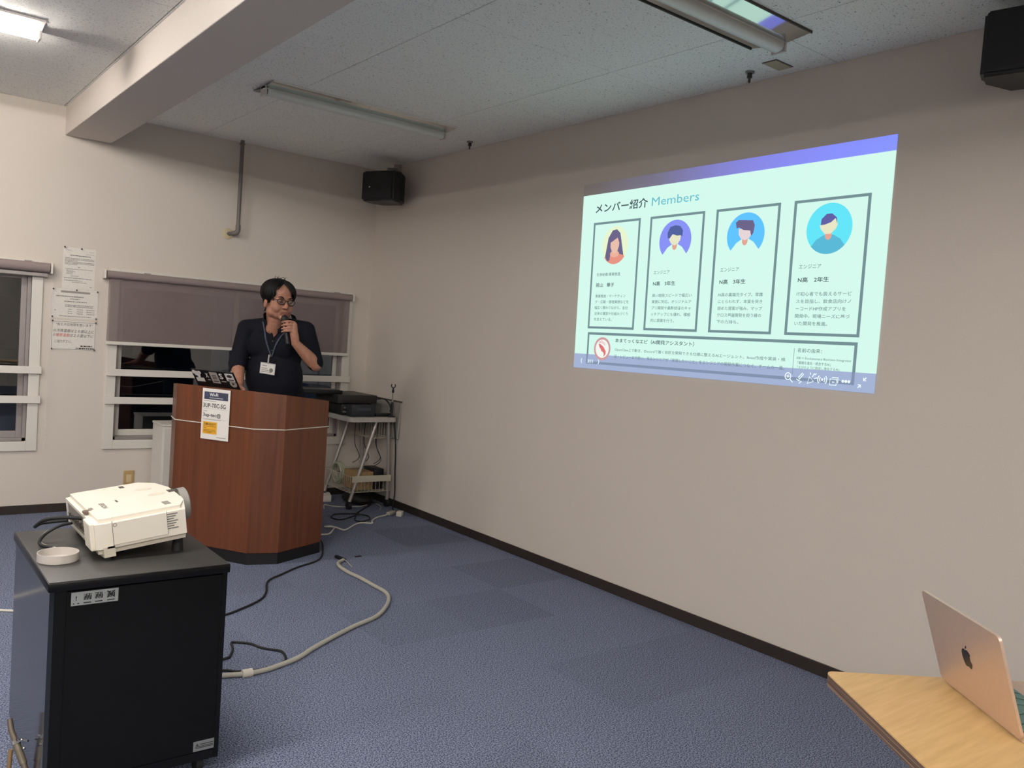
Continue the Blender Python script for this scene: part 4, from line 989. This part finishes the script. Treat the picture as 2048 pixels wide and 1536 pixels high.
# ================================================================== BLACK CABINET WITH PROJECTOR
cx0, cx1, cy0, cy1, ct = 2.557, 3.056, 3.33, 3.96, .67
CC = Vector(((cx0+cx1)/2, (cy0+cy1)/2, 0)); cab = thing('projector_cabinet', 'black cabinet on castors carrying the projector', 'cabinet', CC)
hx, hy = (cx1-cx0)/2, (cy1-cy0)/2
MB().box(-hx, hx, -hy, hy, ct-.028, ct-.002, .003).build('top_edge', M_cab, cab, 40)
MB().box(-hx+.002, hx-.002, -hy+.002, hy-.002, ct-.0025, ct, .001).build('top', M_cabtop, cab, 40)
MB().box(hx-.018, hx-.006, -hy+.01, hy-.012, .055, ct-.028).build('left_side', M_cabside, cab)
MB().box(-hx+.004, -hx+.018, -hy+.01, hy-.012, .055, ct-.028).build('right_side', M_cab, cab)
MB().box(-hx+.018, hx-.018, -hy+.01, -hy+.022, .055, ct-.028).build('front_panel', M_cab, cab)
MB().box(-hx+.018, hx-.05, hy-.03, hy-.014, .085, ct-.035).build('back_panel', mat('cab_back', (11, 11, 12), .45, spec=.2), cab)
MB().box(hx-.05, hx-.018, hy-.026, hy-.012, .06, ct-.03, .002).build('back_stile', mat('cab_back', (11, 11, 12), .45, spec=.2), cab)
MB().box(-hx+.018, hx-.018, hy-.03, hy-.014, .055, .083).build('base_rail', M_cab, cab)
MB().box(-hx+.018, hx-.018, -hy+.022, hy-.03, .055, .07).build('bottom', M_cab, cab)
for sx_ in (-1, 1):
    for sy_ in (-1, 1):
        c = MB(); X, Y_ = sx_*(hx-.05), sy_*(hy-.06); c.cyl((X-.01, Y_, .026), (X+.01, Y_, .026), .026, n=16); c.box(X-.018, X+.018, Y_-.018, Y_+.018, .046, .056)
        c.build('castor', M_blacksoft, cab, 40)
# warning sticker on the back and maker's plate
def cabsticker(x0, x1, z0, z1, name, m, tilt=0):
    return MB().box(-(x1-x0)/2, (x1-x0)/2, 0, .001, -(z1-z0)/2, (z1-z0)/2).xf(Matrix.Translation(((x0+x1)/2-CC.x, hy-.014, (z0+z1)/2)) @ Matrix.Rotation(tilt, 4, 'Y')).build(name, m, cab)
ws = cabsticker(2.874, 2.996, .594, .632, 'warning_sticker', mat('sticker_silver', (150, 154, 152), .4))
def wpos(u, v): return (2.996-.122*u-CC.x, hy-.0125, .594+.038*v)
def wtext(s, u0, u1, v0, v1, bold=0): text(s, lambda a, b: wpos(u0+(u1-u0)*a, v0+(v1-v0)*b), M_ink, cab, 'sticker_print', bold)
wtext('!', .09, .12, .4, .72, .02)
m = MB()
for u in (.26, .5, .76):
    for a, b in (((u, .35), (u+.16, .85)), ((u, .85), (u+.16, .35))):
        if u == .76: m.tube([wpos(*a), wpos(*b)], .0013, 4)
    for k in range(5): m.tube([wpos(u+.02+.03*k, .38+.1*(k % 2)), wpos(u+.03+.03*k, .82-.12*((k+1) % 2))], .0014, 4)
    m.tube([wpos(u, .4), wpos(u+.16, .4), wpos(u+.16, .8), wpos(u, .8)], .0008, 4, True)
m.build('sticker_print', M_ink, cab)
m = MB()
for a, b in ((.04, .07), (.13, .17), (.26, .42), (.5, .66), (.76, .92)): m.face([wpos(a, .12), wpos(b, .12), wpos(b, .2), wpos(a, .2)])
m.build('sticker_print', M_ink, cab)
mp_ = cabsticker(2.572, 2.638, .062+.025, .118, 'maker_plate', mat('plate_grey', (120, 122, 124), .5))
m = MB(); q = lambda u, v: (2.638-.066*u-CC.x, hy-.0125, .087+.031*v)
m.face([q(.1, .55), q(.25, .55), q(.175, .8)])
for v in (.62, .42, .28): m.face([q(.3 if v > .5 else .1, v), q(.92, v), q(.92, v+.08), q(.3 if v > .5 else .1, v+.08)])
m.build('sticker_print', M_ink, cab)
# projector: front towards -x, tilted nose up
TIL = math.radians(7.5)
prj = thing('projector', 'white projector tilted upwards on the black cabinet', 'projector', (2.903, 3.578, .67+.030), rot=(0, TIL, 0))
# local: -x forward, y to the camera side (+), z up ; rear bottom edge at x=0
out = [(.0, -.215), (.0, .215), (-.03, .222), (-.262, .222), (-.280, .15), (-.300, .06), (-.305, -.06), (-.285, -.16), (-.235, -.222), (-.03, -.222)]
m = MB(); m.prism(out, .004, .0945)
bmesh.ops.bevel(m.bm, geom=[e for e in m.bm.edges if abs(e.verts[0].co.z-e.verts[1].co.z) < 1e-5 and e.verts[0].co.z > .05], offset=.013, segments=6, affect='EDGES')
shell = m.build('shell', M_cream, prj, 35)
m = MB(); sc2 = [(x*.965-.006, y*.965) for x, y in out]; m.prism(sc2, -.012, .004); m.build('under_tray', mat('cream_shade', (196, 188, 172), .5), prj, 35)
# side door
sd_ = MB().box(-.205, -.048, .222, .2245, .012, .082, .001).build('side_door', M_cream, prj)
m = MB(); m.tube([(-.048, .2238, .008), (-.048, .2238, .086)], .0009, 4); m.tube([(-.205, .2238, .012), (-.205, .2238, .086)], .0006, 4); m.build('door_seam', M_seam, prj)
m = MB(); m.tube(ell_pts := [(-.055+.005*math.cos(a*math.pi/6), .2248, .074+.005*math.sin(a*math.pi/6)) for a in range(12)], .0006, 4, True); m.build('screw', M_seam, prj)
lb = MB()
for k in range(7): lb.face([(-.205-.002, .2226, .068-.0075*k), (-.262+.006*(k % 3), .2226-.0, .068-.0075*k), (-.262+.006*(k % 3), .2226, .0715-.0075*k), (-.207, .2226, .0715-.0075*k)])
lb.xf(Matrix.Translation((.024, 0, .004))).build('label_print', M_greyink, prj)
# lens shift dials, vents, lettering on top
for (x, y) in ((-.232, .015), (-.215, -.085)):
    MB().lathe([(.028, 0), (.028, .0016), (.024, .0022), (.02, .0008), (.002, .0006)], 28, Matrix.Translation((x, y, .0943)) @ Matrix.Diagonal((1, .55, 1, 1))).build('shift_dial', mat('cream_dial', (206, 198, 182), .4), prj, 35)
def ttext(s, x0, x1, y0, y1, bold=0): text(s, lambda a, b: (x0+(x1-x0)*a, y0+(y1-y0)*b, .0952), mat('grey_letter', (130, 124, 116), .6), prj, 'lettering', bold)
text('EPSON', lambda a, b: (-.055-.016*b-.0*a, .030+.075*(a)-.02, .0952), mat('grey_letter', (130, 124, 116), .6), prj, 'lettering', .02)
MB().box(-.112, -.106, .0, .03, .0946, .0952).build('status_mark', M_seam, prj)
MB().box(-.03, -.018, .045, .07, .0946, .0952).build('status_mark', mat('grey_letter', (130, 124, 116), .6), prj)
MB().box(-.235, -.215, .13, .175, .0946, .0952).build('status_mark', mat('grey_letter', (130, 124, 116), .6), prj)
MB().box(-.175, -.16, -.19, -.16, .0925, .0952).build('status_mark', M_seam, prj)
MB().box(-.026, .001, .055, .08, .086, .0948, .003).build('cable_notch', mat('notch_brown', (96, 78, 66), .6), prj)
# rear connector bay
MB().box(-.012, .0015, -.17, .10, .015, .075).build('connector_bay', mat('bay_grey', (128, 122, 114), .5), prj)
for k in range(6): MB().box(.001, .006, -.15+k*.04, -.125+k*.04, .03, .05, .001).build('port', M_seam, prj)
MB().box(-.02, .012, .12, .205, .0, .085, .004).build('rear_vent', M_cream, prj)
# lens
rl = Matrix.Translation((-.272, 0, .043)) @ Matrix.Rotation(-math.pi/2, 4, 'Y')
MB().lathe([(.055, 0), (.055, .03), (.052, .034)], 36, rl).build('lens_collar', M_seam, prj, 35)
MB().lathe([(.055, .022), (.055, .054), (.051, .058), (.044, .058), (.042, .045)], 36, rl).build('lens_ring', mat('lens_ring_grey', (140, 136, 130), .4), prj, 35)
MB().lathe([(.042, .04), (.03, .047), (.001, .05)], 30, rl).build('lens_glass', mat('lens_dark', (14, 14, 22), .05), prj, 60)
for (x, y, h) in ((-.035, .192, .05), (-.035, -.192, .05), (-.25, .165, .05), (-.25, -.165, .05)):
    f_ = MB(); wx = .02
    f_.prism([(x-wx, y-.012), (x+wx, y-.012), (x+wx*.8, y+.03), (x-wx*.8, y+.03)], -.012 if x < -.1 else -.022, .01); f_.build('foot_bracket', mat('cream_shade', (196, 188, 172), .5), prj)
for (x, y) in ((-.035, .2), (-.035, -.2), (-.25, .165), (-.25, -.165)):
    p0 = Matrix.Rotation(TIL, 3, 'Y') @ Vector((x, y, -.012)); zf = -.030
    pf = Matrix.Rotation(-TIL, 3, 'Y') @ Vector((p0.x, p0.y, zf))
    MB().cyl((x, y, -.01), pf, .009 if x > -.1 else .014, .012 if x > -.1 else .018, n=14).build('foot', M_blacksoft, prj, 40)
# projector cables over the cabinet edge
t = thing('projector_cables', 'two black cables looping from the rear of the projector', 'cable', (2.93, 3.5, .67))
MB().tube(smooth_path([(-.02, .12, .095), (.03, .11, .10), (.075, .06, .085), (.09, -.01, .05), (.07, -.03, .055), (.03, -.02, .06), (-.0, .0, .065)], 6), .006, 8).build('strand', M_blacksoft, t, 60)
MB().tube(smooth_path([(-.01, .02, .06), (.03, .03, .055), (.07, .03, .03), (.085, .05, .008), (.06, .10, .006), (.02, .14, .006)], 6), .005, 8).build('strand', M_blacksoft, t, 60)
MB().tube(smooth_path([(0, -.02, .05), (.06, 0, .03), (.08, .04, .007), (.05, .12, .007)], 6), .004, 8).build('strand', M_greywire, t, 60)
# translucent dish / lens cap
t = thing('plastic_lid', 'round translucent plastic lid on the black cabinet next to the projector', 'lid', (2.995, 3.735, .67))
mp2 = mat('frosted_plastic', (222, 214, 206), .35); mp2.node_tree.nodes['Principled BSDF'].inputs['Transmission Weight'].default_value = .35
MB().lathe([(.054, 0), (.056, .002), (.056, .026), (.0535, .026), (.0535, .003), (.001, .003)], 40).build('tray', mp2, t, 40)
# stand with clamp at the lower left
t = thing('folded_stand', 'brown tube stand with chrome clamp at the lower left beside the cabinet', 'stand', (3.09, 3.72, 0))
M_tubeb = mat('brown_tube', (92, 82, 72), .4, .3)
MB().tube([(.004, -.045, .185), (.002, -.025, .158), (-.012, .025, .115), (-.024, .06, .078), (-.045, .12, .0)], [.0075, .0085, .0085, .0085, .0085], 12).build('tube', M_tubeb, t, 50)
MB().tube([(-.006, .004, .134), (-.022, .052, .084)], .0105, 12).build('sleeve', mat('brown_sleeve', (110, 102, 86), .4, .3), t, 50)
MB().tube([(-.006, .004, .136), (-.008, .011, .128)], .0125, 12).build('clamp', M_chrome, t, 50)
MB().tube([(-.006, .01, .133), (-.02, .031, .148), (-.03, .06, .155)], .0028, 8).build('clamp_bolt', M_chrome, t, 50)
MB().ico((-.018, .034, .150), .0045).build('wing_nut', M_chrome, t, 60); MB().ico((-.020, .06, .135), .0045).build('wing_nut', M_chrome, t, 60)
MB().tube([(.012, .05, .135), (.016, .06, .085), (.02, .075, .0)], .0062, 10).build('wooden_leg', mat('ochre_wood', (124, 98, 66), .5), t, 50)

# ================================================================== DESK WITH LAPTOP
dk = Vector((1.686, 5.444, 0)); e2 = Vector((.583, .813, 0)).normalized()
DA = math.atan2(e2.y, e2.x)                     # local x runs along the left edge, local -... y towards the wall side
desk = thing('desk', 'light wood desk with dark plywood edge at the lower right', 'desk', dk, DA)
DW, DD = .62, 1.25                               # along left edge, along far edge
dp = [(x, y) for x, y in rrect(0, DW, 0, DD, .018, 4)]
MB().prism(dp, .697, .700).build('top_laminate', M_desk, desk, 40)
MB().prism([(x*.999, y) for x, y in dp], .672, .697).build('ply_core', M_ply, desk, 40)
for y in (.36, DD-.2):
    MB().box(DW/2-.02, DW/2+.02, y-.03, y+.03, .03, .66, .003).build('leg', M_steel, desk)
    MB().box(DW/2-.25, DW/2+.25, y-.03, y+.03, .0, .03, .004).build('foot', M_steel, desk)
    MB().box(DW/2-.2, DW/2+.2, y-.025, y+.025, .65, .672, .002).build('bracket', M_steel, desk)
# laptop: lid towards the camera
lh = Vector((1.48, 5.619, .7)); ld = Vector((.621, .783, 0)).normalized(); LAz = math.atan2(ld.y, ld.x)
t = thing('laptop', 'pale gold laptop with dark logo on its lid on the wooden desk', 'laptop', lh, LAz)
# local x along hinge, local -y = outward (towards camera-left), +y = user side
M_gold = noisy(mat('gold_aluminium', rough=.38, metal=.55), (300, 300, 300), (214, 190, 172), (220, 196, 178))
ph = math.radians(18.2); lidR = Matrix.Translation((0, 0, .010)) @ Matrix.Rotation(ph, 4, 'X')
def lidbox(x0, x1, y0, y1, z0, z1, r):
    m = MB(); pl = rrect(x0, x1, z0, z1, r, 6); a = [m.bm.verts.new((x, y0, z)) for x, z in pl]; b = [m.bm.verts.new((x, y1, z)) for x, z in pl]
    m.bm.faces.new(a); m.bm.faces.new(b[::-1]); n = len(pl)
    for k in range(n): m.bm.faces.new((a[k], b[k], b[(k+1) % n], a[(k+1) % n]))
    return m
lid = lidbox(0, .312, -.0045, .0015, .0, .213, .012).xf(lidR).build('lid', M_gold, t, 40)
lidbox(.006, .306, .0015, .0022, .008, .207, .008).xf(lidR).build('screen', mat('screen_dark', (12, 12, 14), .15), t, 40)
m = MB(); m.prism(rrect(0, .312, .004, .218, .012, 6), .001, .011); m.build('base', M_gold, t, 40)
m = MB(); m.prism(rrect(.012, .304, .02, .135, .004, 3), .011, .0125); m.build('keyboard', mat('teal_cover', (104, 140, 132), .5), t)
m = MB()
for k in range(7): m.tube(smooth_path([(.02+.045*k, .025, .0127), (.035+.04*k, .06, .0127), (.015+.042*k, .09, .0127), (.04+.04*k, .13, .0127)], 4), .0012, 4)
m.build('keyboard_pattern', mat('teal_dark', (40, 70, 64), .5), t)
# logo: bitten fruit with leaf
lg = []
prof = [(0, .44), (.14, .48), (.30, .42), (.40, .30), (.33, .18), (.31, .04), (.36, -.10), (.43, -.17), (.36, -.34), (.24, -.48), (.12, -.48), (0, -.44), (-.12, -.48), (-.24, -.48), (-.36, -.34), (-.43, -.12), (-.44, .10), (-.40, .28), (-.28, .42), (-.14, .47)]
m = MB(); sc_ = .042
pl = smooth_path([(x*sc_+.156, -.0049, z*sc_+.108) for x, z in prof], 3, True)
m.face(pl); 
m.xf(lidR); m.build('logo', mat('logo_dark', (52, 46, 44), .25, .4), t)
m = MB(); m.face([(.156+x*sc_, -.0049, .108+z*sc_) for x, z in ((.0, .52), (.06, .64), (.2, .76), (.19, .66), (.12, .56))]); m.xf(lidR); m.build('logo_leaf', mat('logo_dark', (52, 46, 44), .25, .4), t)
for k in range(2):
    MB().cyl((.05+k*.2, .03, 0), (.05+k*.2, .03, .0015), .008, n=10).build('foot', M_blacksoft, t)
flush_texts()
